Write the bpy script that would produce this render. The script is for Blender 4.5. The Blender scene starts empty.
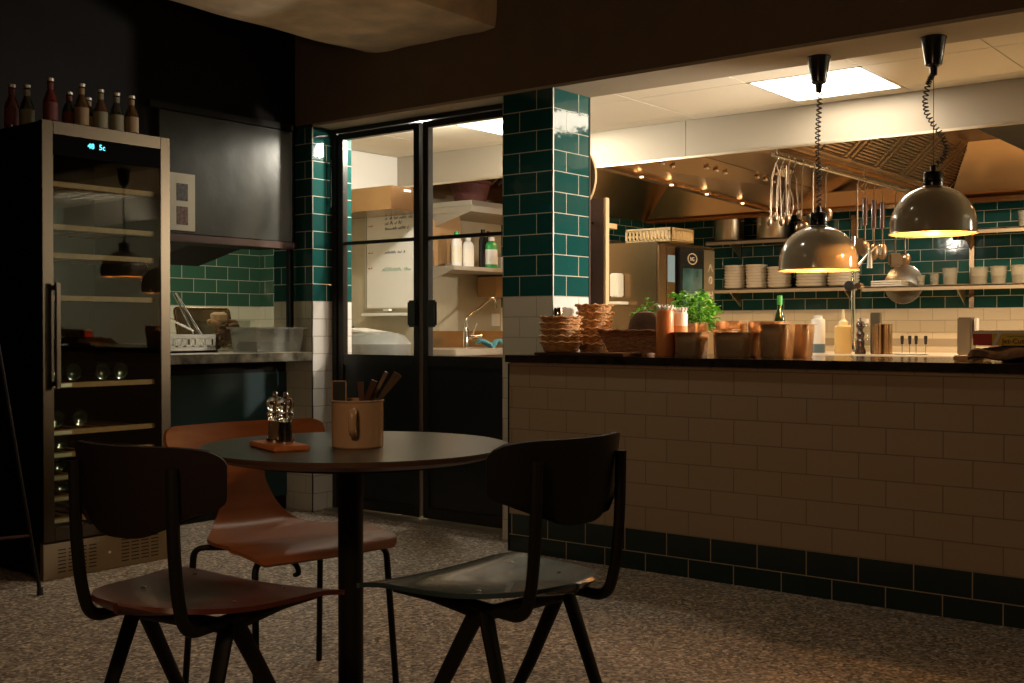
import bpy, bmesh, math, random
from mathutils import Vector, Matrix
R = math.radians
PI = math.pi
rnd = random.Random(7)
C = bpy.context.scene.collection
S = bpy.context.scene

# ---------------------------------------------------------------- camera
cam = bpy.data.cameras.new('camera')
cam.sensor_width = 36.0
cam.lens = 36.0 * 1140.0 / 1024.0
cam.clip_start = 0.05
cam.clip_end = 60
camo = bpy.data.objects.new('camera', cam)
camo.location = (0, 0, 1.05)
camo.rotation_euler = (R(90 - 0.652), 0, R(38.145))
C.objects.link(camo)
S.camera = camo
# ---------------------------------------------------------------- world, exposure
S.view_settings.view_transform = 'Standard'
S.view_settings.look = 'None'
S.view_settings.gamma = 1
S.view_settings.use_curve_mapping = False
S.view_settings.exposure = 0.0
w = bpy.data.worlds.new('world'); S.world = w; w.use_nodes = True
w.node_tree.nodes['Background'].inputs[0].default_value = (1.0, 0.78, 0.55, 1)
w.node_tree.nodes['Background'].inputs[1].default_value = 0.02
# ---------------------------------------------------------------- room lights and added fills
def area(name, loc, rot, sx, sy, power, col):
    l = bpy.data.lights.new(name, 'AREA'); l.shape = 'RECTANGLE'; l.size = sx; l.size_y = sy
    l.energy = power; l.color = col
    o = bpy.data.objects.new(name, l); o.location = loc; o.rotation_euler = rot; C.objects.link(o); return o
def point(name, loc, power, col, r=0.03):
    l = bpy.data.lights.new(name, 'POINT'); l.energy = power; l.color = col; l.shadow_soft_size = r
    o = bpy.data.objects.new(name, l); o.location = loc; C.objects.link(o); return o
def spot(name, loc, power, col, ang=110, r=0.03):
    l = bpy.data.lights.new(name, 'SPOT'); l.energy = power; l.color = col; l.shadow_soft_size = r
    l.spot_size = R(ang); l.spot_blend = .6
    o = bpy.data.objects.new(name, l); o.location = loc; C.objects.link(o); return o
WARM = (1.0, 0.60, 0.27)
AMB = (1.0, 0.60, 0.32)
PANEL = 13.0                                  # radiance of the kitchen ceiling panels
point('dining_pendant_light', (-1.3, .7, 1.65), 23.0, AMB, .10)
point('dining_pendant_light', (-2.9, 1.6, 2.35), 1.6, (1.0, .78, .48), .10)
for hx, hy in ((-3.6, 7.0), (-3.6, 8.4), (-2.2, 7.2), (-2.2, 8.6), (-.8, 7.2), (-.8, 8.6), (-4.9, 7.8), (.8, 8)):
    spot('hood_downlight_light', (hx, hy, 2.36), 110, WARM, 150)
area('wash_room_light', (-6.1, 4.9, 2.25), (0, 0, 0), .5, .5, 10, (1.0, .93, .70))
area('wash_room_light', (-5.9, 3.6, 2.2), (0, 0, 0), .4, .4, 10, (1.0, .90, .66))
def aimed(name, loc, to, power, col, ang):
    o = spot(name, loc, power, col, ang, .05)
    o.rotation_euler = (Vector(to) - Vector(loc)).to_track_quat('-Z', 'Y').to_euler(); return o
aimed('kitchen_fill_light', (-1.0, 5.7, 1.75), (-4.0, 4.9, 1.35), 300, (1.0, .88, .74), 75)  # unseen fill, added to brighten the side faces of column and pilaster
aimed('kitchen_fill_light', (1.6, 7.4, 1.95), (-3.0, 7.6, 1.3), 200, (1.0, .80, .58), 110).data.shadow_soft_size = .2  # added fill from the far right, no lamp hangs there
aimed('kitchen_fill_light', (0.5, 5.2, 1.9), (2.3, 6.8, 1.2), 160, (1.0, .93, .74), 120)  # fill added on the right wall so the fridge glass reflects it
aimed('dining_downlight_light', (-2.9, 3.5, 2.9), (-2.8, 3.2, 0), 24, (1.0, .86, .62), 115)
for lx in (-4.2, -3.3, -1.9): aimed('rear_tile_fill_light', (lx, 8.9, 2.16), (lx, 9.8, 1.93), 14, (1.0, .84, .60), 110).data.shadow_soft_size = .015  # spots added to brighten the upper back tiles, no fixtures
point('wash_up_fill_light', (-4.5, 4.88, 2.16), 42, (1.0, .92, .76), .04)  # fill without fixture, added behind the door stile for the whiteboard corner

# ---------------------------------------------------------------- materials
def _n(nt, t, x=0, y=0, **k):
    n = nt.nodes.new(t); n.location = (x, y)
    for a, b in k.items(): setattr(n, a, b)
    return n
def mat(name, col, rough=.5, metal=0.0, bump=0.0, bscale=40, var=0.0, vscale=8, stretch=(1, 1, 1), coat=0, emit=None, es=1, col2=None, spec=None):
    m = bpy.data.materials.new(name); m.use_nodes = True; nt = m.node_tree
    b = nt.nodes['Principled BSDF']
    b.inputs['Base Color'].default_value = (*col, 1); b.inputs['Roughness'].default_value = rough
    b.inputs['Metallic'].default_value = metal
    if spec is not None: b.inputs['Specular IOR Level'].default_value = spec
    if coat: b.inputs['Coat Weight'].default_value = coat; b.inputs['Coat Roughness'].default_value = .08
    if emit: b.inputs['Emission Color'].default_value = (*emit, 1); b.inputs['Emission Strength'].default_value = es
    tc = _n(nt, 'ShaderNodeTexCoord'); mp = _n(nt, 'ShaderNodeMapping'); mp.inputs['Scale'].default_value = stretch
    nt.links.new(tc.outputs['Object'], mp.inputs[0])
    if var or col2:
        no = _n(nt, 'ShaderNodeTexNoise'); no.inputs['Scale'].default_value = vscale; no.inputs['Detail'].default_value = 5
        nt.links.new(mp.outputs[0], no.inputs['Vector'])
        mx = _n(nt, 'ShaderNodeMix', data_type='RGBA')
        c2 = col2 or tuple(max(0, c * (1 - var)) for c in col)
        mx.inputs[6].default_value = (*c2, 1); mx.inputs[7].default_value = (*(col if col2 else tuple(min(1, c * (1 + var)) for c in col)), 1)
        rp = _n(nt, 'ShaderNodeMapRange'); rp.inputs[1].default_value = .3; rp.inputs[2].default_value = .7
        nt.links.new(no.outputs[0], rp.inputs[0]); nt.links.new(rp.outputs[0], mx.inputs[0])
        nt.links.new(mx.outputs[2], b.inputs['Base Color'])
    if bump:
        no2 = _n(nt, 'ShaderNodeTexNoise'); no2.inputs['Scale'].default_value = bscale; no2.inputs['Detail'].default_value = 4
        nt.links.new(mp.outputs[0], no2.inputs['Vector'])
        bp = _n(nt, 'ShaderNodeBump'); bp.inputs['Strength'].default_value = bump; bp.inputs['Distance'].default_value = .01
        nt.links.new(no2.outputs[0], bp.inputs['Height']); nt.links.new(bp.outputs[0], b.inputs['Normal'])
    return m
def tilemat(name, axis, u0, zs, low, high, rlow=.25, rhigh=.07, rh=.1003, tw=.2077, wob=.5, groutL=(.45, .40, .30), groutH=(.55, .55, .45), rowshift=0, hv=.78):
    """running bond tiles 200 x 96 mm on a vertical wall; colour changes at height zs"""
    m = bpy.data.materials.new(name); m.use_nodes = True; nt = m.node_tree; b = nt.nodes['Principled BSDF']
    tc = _n(nt, 'ShaderNodeTexCoord'); sp = _n(nt, 'ShaderNodeSeparateXYZ'); nt.links.new(tc.outputs['Object'], sp.inputs[0])
    au = _n(nt, 'ShaderNodeMath', operation='ADD'); au.inputs[1].default_value = -u0 + 40 * tw
    nt.links.new(sp.outputs[axis], au.inputs[0])
    av = _n(nt, 'ShaderNodeMath', operation='ADD'); av.inputs[1].default_value = -zs + rh * (40 + rowshift)
    nt.links.new(sp.outputs[2], av.inputs[0])
    cb = _n(nt, 'ShaderNodeCombineXYZ'); nt.links.new(au.outputs[0], cb.inputs[0]); nt.links.new(av.outputs[0], cb.inputs[1])
    def brick(c1, c2, gr):
        br = _n(nt, 'ShaderNodeTexBrick'); br.offset = .5; br.inputs['Scale'].default_value = 1
        br.inputs['Brick Width'].default_value = tw; br.inputs['Row Height'].default_value = rh
        br.inputs['Mortar Size'].default_value = .0022; br.inputs['Mortar Smooth'].default_value = .1
        br.inputs['Color1'].default_value = (*c1, 1); br.inputs['Color2'].default_value = (*c2, 1); br.inputs['Mortar'].default_value = (*gr, 1)
        nt.links.new(cb.outputs[0], br.inputs['Vector']); return br
    bl = brick(low, tuple(c * .985 for c in low), groutL); bh = brick(high, tuple(c * hv for c in high), groutH)
    gt = _n(nt, 'ShaderNodeMath', operation='GREATER_THAN'); gt.inputs[1].default_value = zs; nt.links.new(sp.outputs[2], gt.inputs[0])
    mx = _n(nt, 'ShaderNodeMix', data_type='RGBA'); nt.links.new(gt.outputs[0], mx.inputs[0])
    nt.links.new(bl.outputs[0], mx.inputs[6]); nt.links.new(bh.outputs[0], mx.inputs[7]); nt.links.new(mx.outputs[2], b.inputs['Base Color'])
    r1 = _n(nt, 'ShaderNodeMapRange'); r1.inputs[3].default_value = rlow; r1.inputs[4].default_value = rhigh; nt.links.new(gt.outputs[0], r1.inputs[0])
    r2 = _n(nt, 'ShaderNodeMath', operation='MAXIMUM'); r3 = _n(nt, 'ShaderNodeMath', operation='MULTIPLY'); r3.inputs[1].default_value = .8
    nt.links.new(bl.outputs['Fac'], r3.inputs[0]); nt.links.new(r3.outputs[0], r2.inputs[0]); nt.links.new(r1.outputs[0], r2.inputs[1]); nt.links.new(r2.outputs[0], b.inputs['Roughness'])
    no = _n(nt, 'ShaderNodeTexNoise'); no.inputs['Scale'].default_value = 14; no.inputs['Detail'].default_value = 2; nt.links.new(tc.outputs['Object'], no.inputs['Vector'])
    ml = _n(nt, 'ShaderNodeMath', operation='MULTIPLY'); ml.inputs[1].default_value = wob; nt.links.new(no.outputs[0], ml.inputs[0])
    sb = _n(nt, 'ShaderNodeMath', operation='SUBTRACT'); nt.links.new(ml.outputs[0], sb.inputs[0]); nt.links.new(bl.outputs['Fac'], sb.inputs[1])
    bp = _n(nt, 'ShaderNodeBump'); bp.inputs['Strength'].default_value = .6; bp.inputs['Distance'].default_value = .004
    nt.links.new(sb.outputs[0], bp.inputs['Height']); nt.links.new(bp.outputs[0], b.inputs['Normal'])
    return m
def panemat(name, ior=1.5, tint=(1, 1, 1), rough=0.0):
    m = bpy.data.materials.new(name); m.use_nodes = True; nt = m.node_tree
    nt.nodes.remove(nt.nodes['Principled BSDF']); out = nt.nodes['Material Output']
    fr = _n(nt, 'ShaderNodeFresnel'); fr.inputs[0].default_value = ior
    t = _n(nt, 'ShaderNodeBsdfTransparent'); t.inputs[0].default_value = (*tint, 1)
    g = _n(nt, 'ShaderNodeBsdfGlossy'); g.inputs['Roughness'].default_value = rough
    ge = _n(nt, 'ShaderNodeNewGeometry'); iv = _n(nt, 'ShaderNodeMath', operation='SUBTRACT'); iv.inputs[0].default_value = 1
    nt.links.new(ge.outputs['Backfacing'], iv.inputs[1]); ml = _n(nt, 'ShaderNodeMath', operation='MULTIPLY')
    nt.links.new(fr.outputs[0], ml.inputs[0]); nt.links.new(iv.outputs[0], ml.inputs[1])
    mx = _n(nt, 'ShaderNodeMixShader'); nt.links.new(ml.outputs[0], mx.inputs[0]); nt.links.new(t.outputs[0], mx.inputs[1]); nt.links.new(g.outputs[0], mx.inputs[2])
    nt.links.new(mx.outputs[0], out.inputs[0]); return m
def glassmat(name, ior=1.45, rough=.02, col=(.95, .93, .88)):
    m = mat(name, col, rough); b = m.node_tree.nodes['Principled BSDF']
    b.inputs['Transmission Weight'].default_value = 1; b.inputs['IOR'].default_value = ior
    return m
def frostmat(name, col, f=.55):
    m = mat(name, col, .25); nt = m.node_tree; b = nt.nodes['Principled BSDF']
    t = _n(nt, 'ShaderNodeBsdfTransparent'); mx = _n(nt, 'ShaderNodeMixShader'); mx.inputs[0].default_value = f
    nt.links.new(t.outputs[0], mx.inputs[1]); nt.links.new(b.outputs[0], mx.inputs[2]); nt.links.new(mx.outputs[0], nt.nodes['Material Output'].inputs[0])
    return m
def woodmat(name, c1, c2, rough=.4, scale=(2, 30, 30)):
    return mat(name, c1, rough, col2=c2, vscale=1.2, stretch=scale, bump=.05, bscale=3)
def floormat():
    m = bpy.data.materials.new('speckled_floor'); m.use_nodes = True; nt = m.node_tree; b = nt.nodes['Principled BSDF']
    tc = _n(nt, 'ShaderNodeTexCoord')
    v = _n(nt, 'ShaderNodeTexVoronoi'); v.inputs['Scale'].default_value = 95; nt.links.new(tc.outputs['Object'], v.inputs['Vector'])
    cr = _n(nt, 'ShaderNodeValToRGB'); nt.links.new(v.outputs['Color'], cr.inputs[0])
    e = cr.color_ramp.elements; e[0].position = .12; e[0].color = (.08, .06, .045, 1); e[1].position = .95; e[1].color = (.80, .68, .52, 1)
    k = e.new(.45); k.color = (.26, .205, .155, 1); k = e.new(.7); k.color = (.43, .35, .27, 1)
    no = _n(nt, 'ShaderNodeTexNoise'); no.inputs['Scale'].default_value = 260; nt.links.new(tc.outputs['Object'], no.inputs['Vector'])
    mx = _n(nt, 'ShaderNodeMix', data_type='RGBA'); mx.blend_type = 'OVERLAY'; mx.inputs[0].default_value = .6
    nt.links.new(cr.outputs[0], mx.inputs[6]); nt.links.new(no.outputs[0], mx.inputs[7]); nt.links.new(mx.outputs[2], b.inputs['Base Color'])
    b.inputs['Roughness'].default_value = .62
    bp = _n(nt, 'ShaderNodeBump'); bp.inputs['Strength'].default_value = .25; bp.inputs['Distance'].default_value = .002
    nt.links.new(no.outputs[0], bp.inputs['Height']); nt.links.new(bp.outputs[0], b.inputs['Normal'])
    return m
TEAL = (.012, .085, .080); CREAM = (.72, .68, .56)
M = dict(
    tileX=tilemat('column_tiles_front', 0, -3.32, 1.206, CREAM, TEAL),
    tileY=tilemat('column_tiles_side', 1, 4.53, 1.206, (.80, .78, .74), TEAL, rowshift=1),  # paler copy for the side faces, stronger light put into the colour
    counter=tilemat('counter_tiles', 0, -1.64, .179, (.012, .028, .026), (.42, .31, .205), .15, .45, rh=.0995, tw=.21, wob=.15, groutL=(.42, .34, .22), groutH=(.24, .18, .115), hv=.96),
    back=tilemat('kitchen_back_tiles', 0, -2.75, 1.22, CREAM, (.012, .070, .066), wob=.2),
    backY=tilemat('wash_room_tiles', 1, 5.0, 1.22, CREAM, (.05, .13, .085)),
    backX=tilemat('wash_room_tiles_end', 0, -6.0, 1.22, CREAM, (.05, .13, .085)),
    leftT=tilemat('kitchen_left_tiles', 1, 7.3, 1.22, CREAM, (.012, .085, .080)),
    floor=floormat(),
    darkwall=mat('dark_painted_wall', (.008, .0072, .007), .75, spec=.15, bump=.15, bscale=30, var=.15),
    chalk=mat('dark_satin_panel', (.026, .029, .020), .36, bump=.25, bscale=7, var=.3, vscale=5),
    brownwall=mat('brown_painted_plaster', (.15, .105, .068), .75, bump=.2, bscale=60, var=.06),
    soffit=mat('beam_soffit_paint', (.42, .36, .27), .8, bump=.1, bscale=50),
    concrete=mat('rough_concrete', (.82, .68, .48), .9, bump=.7, bscale=9, var=.22, vscale=5),
    ceil=mat('ceiling_tile', (.80, .74, .60), .85, bump=.08, bscale=120),
    ceilroom=mat('dining_ceiling_paint', (.06, .055, .048), .9),
    paleroom=mat('pale_green_wall', (.42, .46, .36), .8),
    steel=mat('brushed_steel', (.62, .55, .43), .34, 1, bump=.03, bscale=6, stretch=(1, 1, 60)),
    void=mat('matte_black_strip', (.002, .002, .002), .8, spec=.04),
    kick=mat('kick_plate_steel', (.26, .21, .135), .5, .8),
    filt=mat('filter_steel', (.12, .085, .052), .5, .8),
    ovside=mat('oven_side_steel', (.30, .19, .10), .22, 1, bump=.03, bscale=5),
    lidm=mat('spun_lid_steel', (.46, .44, .38), .22, 1),
    steelfr=mat('fridge_frame_steel', (.066, .053, .036), .36, 1, bump=.03, bscale=6, stretch=(1, 1, 60)),
    steelw=mat('brushed_steel_fascia', (.42, .375, .30), .5, .3, bump=.02, bscale=6, stretch=(1, 1, 60)),
    steelhood=mat('hood_steel', (.56, .39, .235), .24, 1, bump=.04, bscale=5, stretch=(1, 1, 1), var=.12, vscale=3),
    steelwarm=mat('warm_steel', (.46, .30, .165), .26, 1, bump=.03, bscale=5),
    chrome=mat('chrome', (.75, .73, .68), .10, 1),
    copper=mat('warm_chrome_pan', (.88, .62, .37), .27, .75, bump=.05, bscale=8),
    alu=mat('matte_aluminium', (.55, .53, .46), .42, .9),
    black=mat('black_powder_coat', (.004, .0035, .003), .55, spec=.3),
    blackgl=mat('black_glossy_plastic', (.015, .015, .016), .2),
    doorframe=mat('black_door_steel', (.016, .015, .013), .38),
    darkpanel=mat('dark_door_panel', (.013, .016, .017), .35),
    stone=mat('dark_polished_stone', (.022, .017, .014), .12, var=.5, vscale=18),
    white=mat('white_plastic', (.78, .77, .72), .35),
    cream=mat('cream_plastic', (.80, .74, .58), .35),
    whitepanel=mat('white_bulkhead', (.78, .78, .74), .35),
    beige=mat('beige_kitchen_wall', (.46, .41, .29), .5, var=.05),
    teal=mat('teal_cupboard_front', (.012, .05, .055), .5),
    porcelain=mat('porcelain', (.80, .78, .70), .22, coat=.4),
    glass=panemat('door_glass', 1.45),
    fglass=panemat('fridge_glass', 1.75, (.80, .84, .76)),
    clear=panemat('clear_plastic', 1.6, (.86, .88, .86), .08),
    acrylic=glassmat('clear_acrylic'),
    frost=frostmat('frosted_plastic', (.36, .37, .33), .42),
    tub=mat('translucent_tub', (.72, .74, .72), .3),
    lampout=mat('lamp_grey_enamel', (.40, .35, .25), .16, coat=1, var=.04),
    lampin=mat('lamp_inner_enamel', (.85, .55, .24), .3),
    bulb=mat('warm_bulb', (1, .8, .5), .4, emit=(1.0, .50, .15), es=10),
    panel=mat('ceiling_light_panel', (1, 1, 1), .4, emit=(1.0, .86, .68), es=PANEL),
    lensglint=mat('downlight_lens_and_glint', (1, 1, 1), .4, emit=(1.0, .62, .28), es=9),
    led=mat('blue_display_digits', (.1, .5, .6), .4, emit=(.10, .75, .95), es=2.2),
    seatred=mat('dark_red_plywood', (.095, .020, .011), .34, coat=.15, var=.15, vscale=3, stretch=(1, 12, 1)),
    seatblue=mat('dark_petrol_plywood', (.030, .052, .056), .26, coat=.5, var=.15, vscale=3),
    backdark=mat('dark_brown_backrest', (.009, .004, .0035), .6, spec=.3),
    backblk=mat('black_backrest', (.006, .005, .004), .6, spec=.3),
    oak=woodmat('orange_plywood', (.36, .12, .035), (.27, .085, .024), .38),
    table=mat('dark_olive_linoleum', (.048, .057, .045), .28, bump=.03, bscale=80),
    tedge=woodmat('dark_wood_edge', (.07, .032, .016), (.05, .022, .012), .45),
    board=woodmat('reddish_board', (.58, .20, .065), (.45, .15, .045), .5),
    mug=mat('enamel_mug', (.46, .30, .18), .25, coat=.5),
    wicker=mat('wicker', (.62, .32, .12), .6, bump=.9, bscale=70, stretch=(1, 1, 3), var=.45, vscale=40),
    wickerdk=mat('dark_wicker', (.40, .17, .07), .6, bump=.9, bscale=70, stretch=(1, 1, 3), var=.45, vscale=40),
    bread=mat('dark_bread_crust', (.11, .06, .035), .8, bump=.8, bscale=25, var=.4, vscale=12),
    orange=mat('orange_sauce_plastic', (.62, .21, .06), .35), peach=mat('peach_plastic', (.72, .40, .20), .35),
    leaf=mat('basil_leaf', (.20, .50, .06), .45, var=.35, vscale=30), stem=mat('green_stem', (.12, .22, .05), .6),
    pot=mat('terracotta_pot', (.30, .15, .08), .7),
    greenb=mat('dark_green_bottle', (.012, .035, .014), .08, coat=1), greencap=mat('bright_green_cap', (.03, .33, .08), .4),
    yellow=mat('yellow_sauce', (.72, .48, .17), .35), paleyel=mat('pale_yellow_plastic', (.85, .75, .45), .4), blue=mat('grey_blue_liquid', (.10, .16, .20), .3),
    pepper=mat('dark_walnut', (.035, .015, .010), .25, coat=.6),
    filmy=mat('film_box_yellow', (.85, .55, .02), .45), filmr=mat('film_box_red', (.55, .03, .02), .45), filmw=mat('film_box_white', (.85, .82, .72), .5),
    darktext=mat('dark_red_print', (.12, .01, .01), .6), greentext=mat('green_print', (.10, .35, .08), .6), ink=mat('marker_ink', (.05, .08, .10), .7), inkg=mat('green_marker_ink', (.10, .30, .20), .7), inkr=mat('red_marker_ink', (.45, .12, .10), .7),
    cloth=mat('dark_brown_cloth', (.045, .028, .020), .9, bump=.6, bscale=20),
    shelfwood=woodmat('fridge_shelf_wood', (.42, .19, .065), (.33, .15, .05), .5),
    fin=mat('fridge_interior', (.015, .015, .014), .6),
    bamber=mat('amber_bottle_glass', (.055, .028, .010), .10, coat=1), bred=mat('red_bottle_glass', (.07, .006, .005), .12, coat=1), bdark=mat('dark_bottle_glass', (.010, .014, .010), .08, coat=1),
    labelt=mat('tan_label', (.20, .13, .065), .7), labelr=mat('dark_red_label', (.09, .014, .011), .7), labelg=mat('olive_label', (.15, .135, .075), .7),
    paper=mat('poster_paper', (.62, .58, .46), .8), photo1=mat('dark_photo_print', (.06, .05, .045), .6, var=.9, vscale=60), photo2=mat('brown_photo_print', (.13, .06, .04), .6, var=.9, vscale=60),
    tray=mat('worn_oven_tray', (.30, .21, .13), .38, .9, bump=.1, bscale=10, var=.35, vscale=8),
    food=mat('brown_food', (.40, .20, .08), .7, var=.6, vscale=20), greens=mat('dark_salad', (.06, .07, .035), .7, var=.8, vscale=25),
    basketr=mat('dark_red_bowl_weave', (.11, .03, .022), .6, bump=.8, bscale=60, stretch=(1, 1, 3)),
    crate=mat('cream_crate', (.78, .60, .30), .5), cardb=mat('cardboard', (.42, .25, .11), .8),
    bluec=mat('blue_cloth', (.10, .36, .48), .8), bag=mat('grey_bin_bag', (.20, .21, .20), .35, bump=.6, bscale=9),
    ovglass=mat('blue_oven_glass', (.06, .15, .18), .08, coat=1, var=.5, vscale=9), screen=mat('oven_screen', (.05, .08, .08), .2, emit=(.55, .65, .60), es=.35),
    bwood=mat('brown_partition', (.07, .026, .012), .5), edgew=mat('pale_wood_edge', (.62, .42, .22), .5),
    ladle=mat('utensil_steel', (.26, .19, .13), .3, 1), rubber=mat('black_rubber', (.01, .01, .01), .6),
    dispenser=mat('dispenser_steel', (.20, .18, .14), .35, .8), lightstone=mat('pale_worktop', (.62, .58, .48), .3),
    marb=mat('marbled_worktop_edge', (.03, .028, .022), .3, col2=(.28, .26, .20), vscale=16),
)

# ---------------------------------------------------------------- mesh helpers
class MB:
    def __init__(s): s.b = bmesh.new()
    def box(s, x0, x1, y0, y1, z0, z1, bev=0, rot=None, about=None):
        r = bmesh.ops.create_cube(s.b, size=1)['verts']
        bmesh.ops.scale(s.b, vec=(x1 - x0, y1 - y0, z1 - z0), verts=r)
        bmesh.ops.translate(s.b, vec=((x0 + x1) / 2, (y0 + y1) / 2, (z0 + z1) / 2), verts=r)
        if rot is not None:
            bmesh.ops.rotate(s.b, cent=about or ((x0 + x1) / 2, (y0 + y1) / 2, (z0 + z1) / 2), matrix=rot, verts=r)
        if bev:
            es = list({e for v in r for e in v.link_edges})
            bmesh.ops.bevel(s.b, geom=es, offset=bev, segments=2, affect='EDGES')
        return s
    def lathe(s, prof, loc=(0, 0, 0), seg=28, sx=1, sy=1, rot=None):
        rings = []
        for r, z in prof:
            if r < 1e-5: rings.append([s.b.verts.new((0, 0, z))])
            else: rings.append([s.b.verts.new((r * math.cos(2 * PI * i / seg) * sx, r * math.sin(2 * PI * i / seg) * sy, z)) for i in range(seg)])
        for a, b in zip(rings, rings[1:]):
            for i in range(seg):
                j = (i + 1) % seg
                if len(a) == 1 and len(b) == 1: continue
                if len(a) == 1: s.b.faces.new((a[0], b[j], b[i]))
                elif len(b) == 1: s.b.faces.new((a[i], a[j], b[0]))
                else: s.b.faces.new((a[i], a[j], b[j], b[i]))
        vs = [v for q in rings for v in q]
        if rot is not None: bmesh.ops.rotate(s.b, cent=(0, 0, 0), matrix=rot, verts=vs)
        bmesh.ops.translate(s.b, vec=loc, verts=vs)
        return s
    def cyl(s, x, y, z0, z1, r, seg=24):
        return s.lathe([(0, z0), (r, z0), (r, z1), (0, z1)], (x, y, 0), seg)
    def tube(s, pts, r, seg=8, sx=1.0, caps=True):
        pts = [Vector(p) for p in pts]; n = len(pts)
        rr = r if isinstance(r, (list, tuple)) else [r] * n
        rings = []; prev = None
        for i, p in enumerate(pts):
            t = (pts[min(i + 1, n - 1)] - pts[max(i - 1, 0)]).normalized()
            if prev is None:
                a = Vector((0, 0, 1)) if abs(t.z) < .9 else Vector((1, 0, 0)); u = t.cross(a).normalized()
            else:
                u = (prev - t * prev.dot(t)).normalized()
            prev = u; v = t.cross(u)
            rings.append([s.b.verts.new(p + (u * math.cos(2 * PI * k / seg) * sx + v * math.sin(2 * PI * k / seg)) * rr[i]) for k in range(seg)])
        for a, b in zip(rings, rings[1:]):
            for k in range(seg): j = (k + 1) % seg; s.b.faces.new((a[k], a[j], b[j], b[k]))
        if caps: s.b.faces.new(rings[0][::-1]); s.b.faces.new(rings[-1])
        return s
    def poly(s, pts, th=None, d=(0, 0, 1)):
        vs = [s.b.verts.new(p) for p in pts]; f = s.b.faces.new(vs)
        if th:
            e = bmesh.ops.extrude_face_region(s.b, geom=[f]); nv = [v for v in e['geom'] if isinstance(v, bmesh.types.BMVert)]
            bmesh.ops.translate(s.b, vec=Vector(d) * th, verts=nv)
        return s
    def grid(s, fn, nu, nv, th=0.0):
        """surface fn(u,v) with thickness th along its normal"""
        V = [[Vector(fn(i / nu, j / nv)) for j in range(nv + 1)] for i in range(nu + 1)]
        def nrm(i, j):
            a = V[min(i + 1, nu)][j] - V[max(i - 1, 0)][j]; b = V[i][min(j + 1, nv)] - V[i][max(j - 1, 0)]
            n = a.cross(b); return n.normalized() if n.length > 1e-9 else Vector((0, 0, 1))
        A = [[s.b.verts.new(V[i][j]) for j in range(nv + 1)] for i in range(nu + 1)]
        B = [[s.b.verts.new(V[i][j] - nrm(i, j) * th) for j in range(nv + 1)] for i in range(nu + 1)]
        for i in range(nu):
            for j in range(nv):
                s.b.faces.new((A[i][j], A[i + 1][j], A[i + 1][j + 1], A[i][j + 1]))
                s.b.faces.new((B[i][j], B[i][j + 1], B[i + 1][j + 1], B[i + 1][j]))
        for i in range(nu):
            s.b.faces.new((A[i][0], B[i][0], B[i + 1][0], A[i + 1][0])); s.b.faces.new((A[i][nv], A[i + 1][nv], B[i + 1][nv], B[i][nv]))
        for j in range(nv):
            s.b.faces.new((A[0][j], A[0][j + 1], B[0][j + 1], B[0][j])); s.b.faces.new((A[nu][j], B[nu][j], B[nu][j + 1], A[nu][j + 1]))
        return s
    def ball(s, loc, r, sx=1, sy=1, sz=1, seg=14):
        n = 8
        return s.lathe([(r * math.sin(PI * i / n) * 1.0, -r * math.cos(PI * i / n) * sz) for i in range(n + 1)], loc, seg, sx, sy)
    def build(s, name, m, parent=None, smooth=True, ang=35):
        bmesh.ops.remove_doubles(s.b, verts=s.b.verts, dist=1e-6)
        bmesh.ops.recalc_face_normals(s.b, faces=s.b.faces)
        me = bpy.data.meshes.new(name); s.b.to_mesh(me); s.b.free()
        me.materials.append(M[m] if isinstance(m, str) else m)
        if smooth:
            for p in me.polygons: p.use_smooth = True
            try: me.set_sharp_from_angle(angle=R(ang))
            except Exception: pass
        o = bpy.data.objects.new(name, me); C.objects.link(o)
        if parent: o.parent = parent
        return o
def tag(o, label, cat, group=None, kind=None):
    o['label'] = label; o['category'] = cat
    if group: o['group'] = group
    if kind: o['kind'] = kind
    return o
def thing(name, label, cat, loc=(0, 0, 0), rz=0, group=None):
    o = bpy.data.objects.new(name, None); C.objects.link(o); o.location = loc; o.rotation_euler = (0, 0, rz)
    o.empty_display_size = .05
    return tag(o, label, cat, group)
def struct(o, label=None, cat=None):
    o['kind'] = 'structure'
    if label: o['label'] = label
    if cat: o['category'] = cat
    return o
def copy_tree(o, parent=None):
    c = o.copy(); C.objects.link(c)
    if parent: c.parent = parent
    for ch in list(o.children): copy_tree(ch, c)
    return c
def dup(o, loc, label, rz=None, scale=None):
    c = copy_tree(o); c.location = loc; c['label'] = label
    if rz is not None: c.rotation_euler = (0, 0, rz)
    if scale is not None: c.scale = scale
    return c
def text(name, body, size, m, mw, parent=None, ext=.0008, align='LEFT'):
    cu = bpy.data.curves.new(name, 'FONT'); cu.body = body; cu.size = size; cu.extrude = ext; cu.align_x = align; cu.resolution_u = 3
    t = bpy.data.objects.new(name, cu); C.objects.link(t)
    bpy.context.view_layer.update()
    me = bpy.data.meshes.new_from_object(t.evaluated_get(bpy.context.evaluated_depsgraph_get())); bpy.data.objects.remove(t)
    me.name = name; me.transform(mw); me.materials.clear(); me.materials.append(M[m])
    o = bpy.data.objects.new(name, me); C.objects.link(o)
    if parent: o.parent = parent
    return o
def frame_m(o, xd, up):        # local text plane: x -> xd, y -> up
    xd = Vector(xd).normalized(); up = Vector(up).normalized(); n = xd.cross(up)
    return Matrix(((xd.x, up.x, n.x, o[0]), (xd.y, up.y, n.y, o[1]), (xd.z, up.z, n.z, o[2]), (0, 0, 0, 1)))
def arc(c, a, b, n, f):        # sample helper
    return [f(a + (b - a) * i / n) for i in range(n + 1)]
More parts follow.
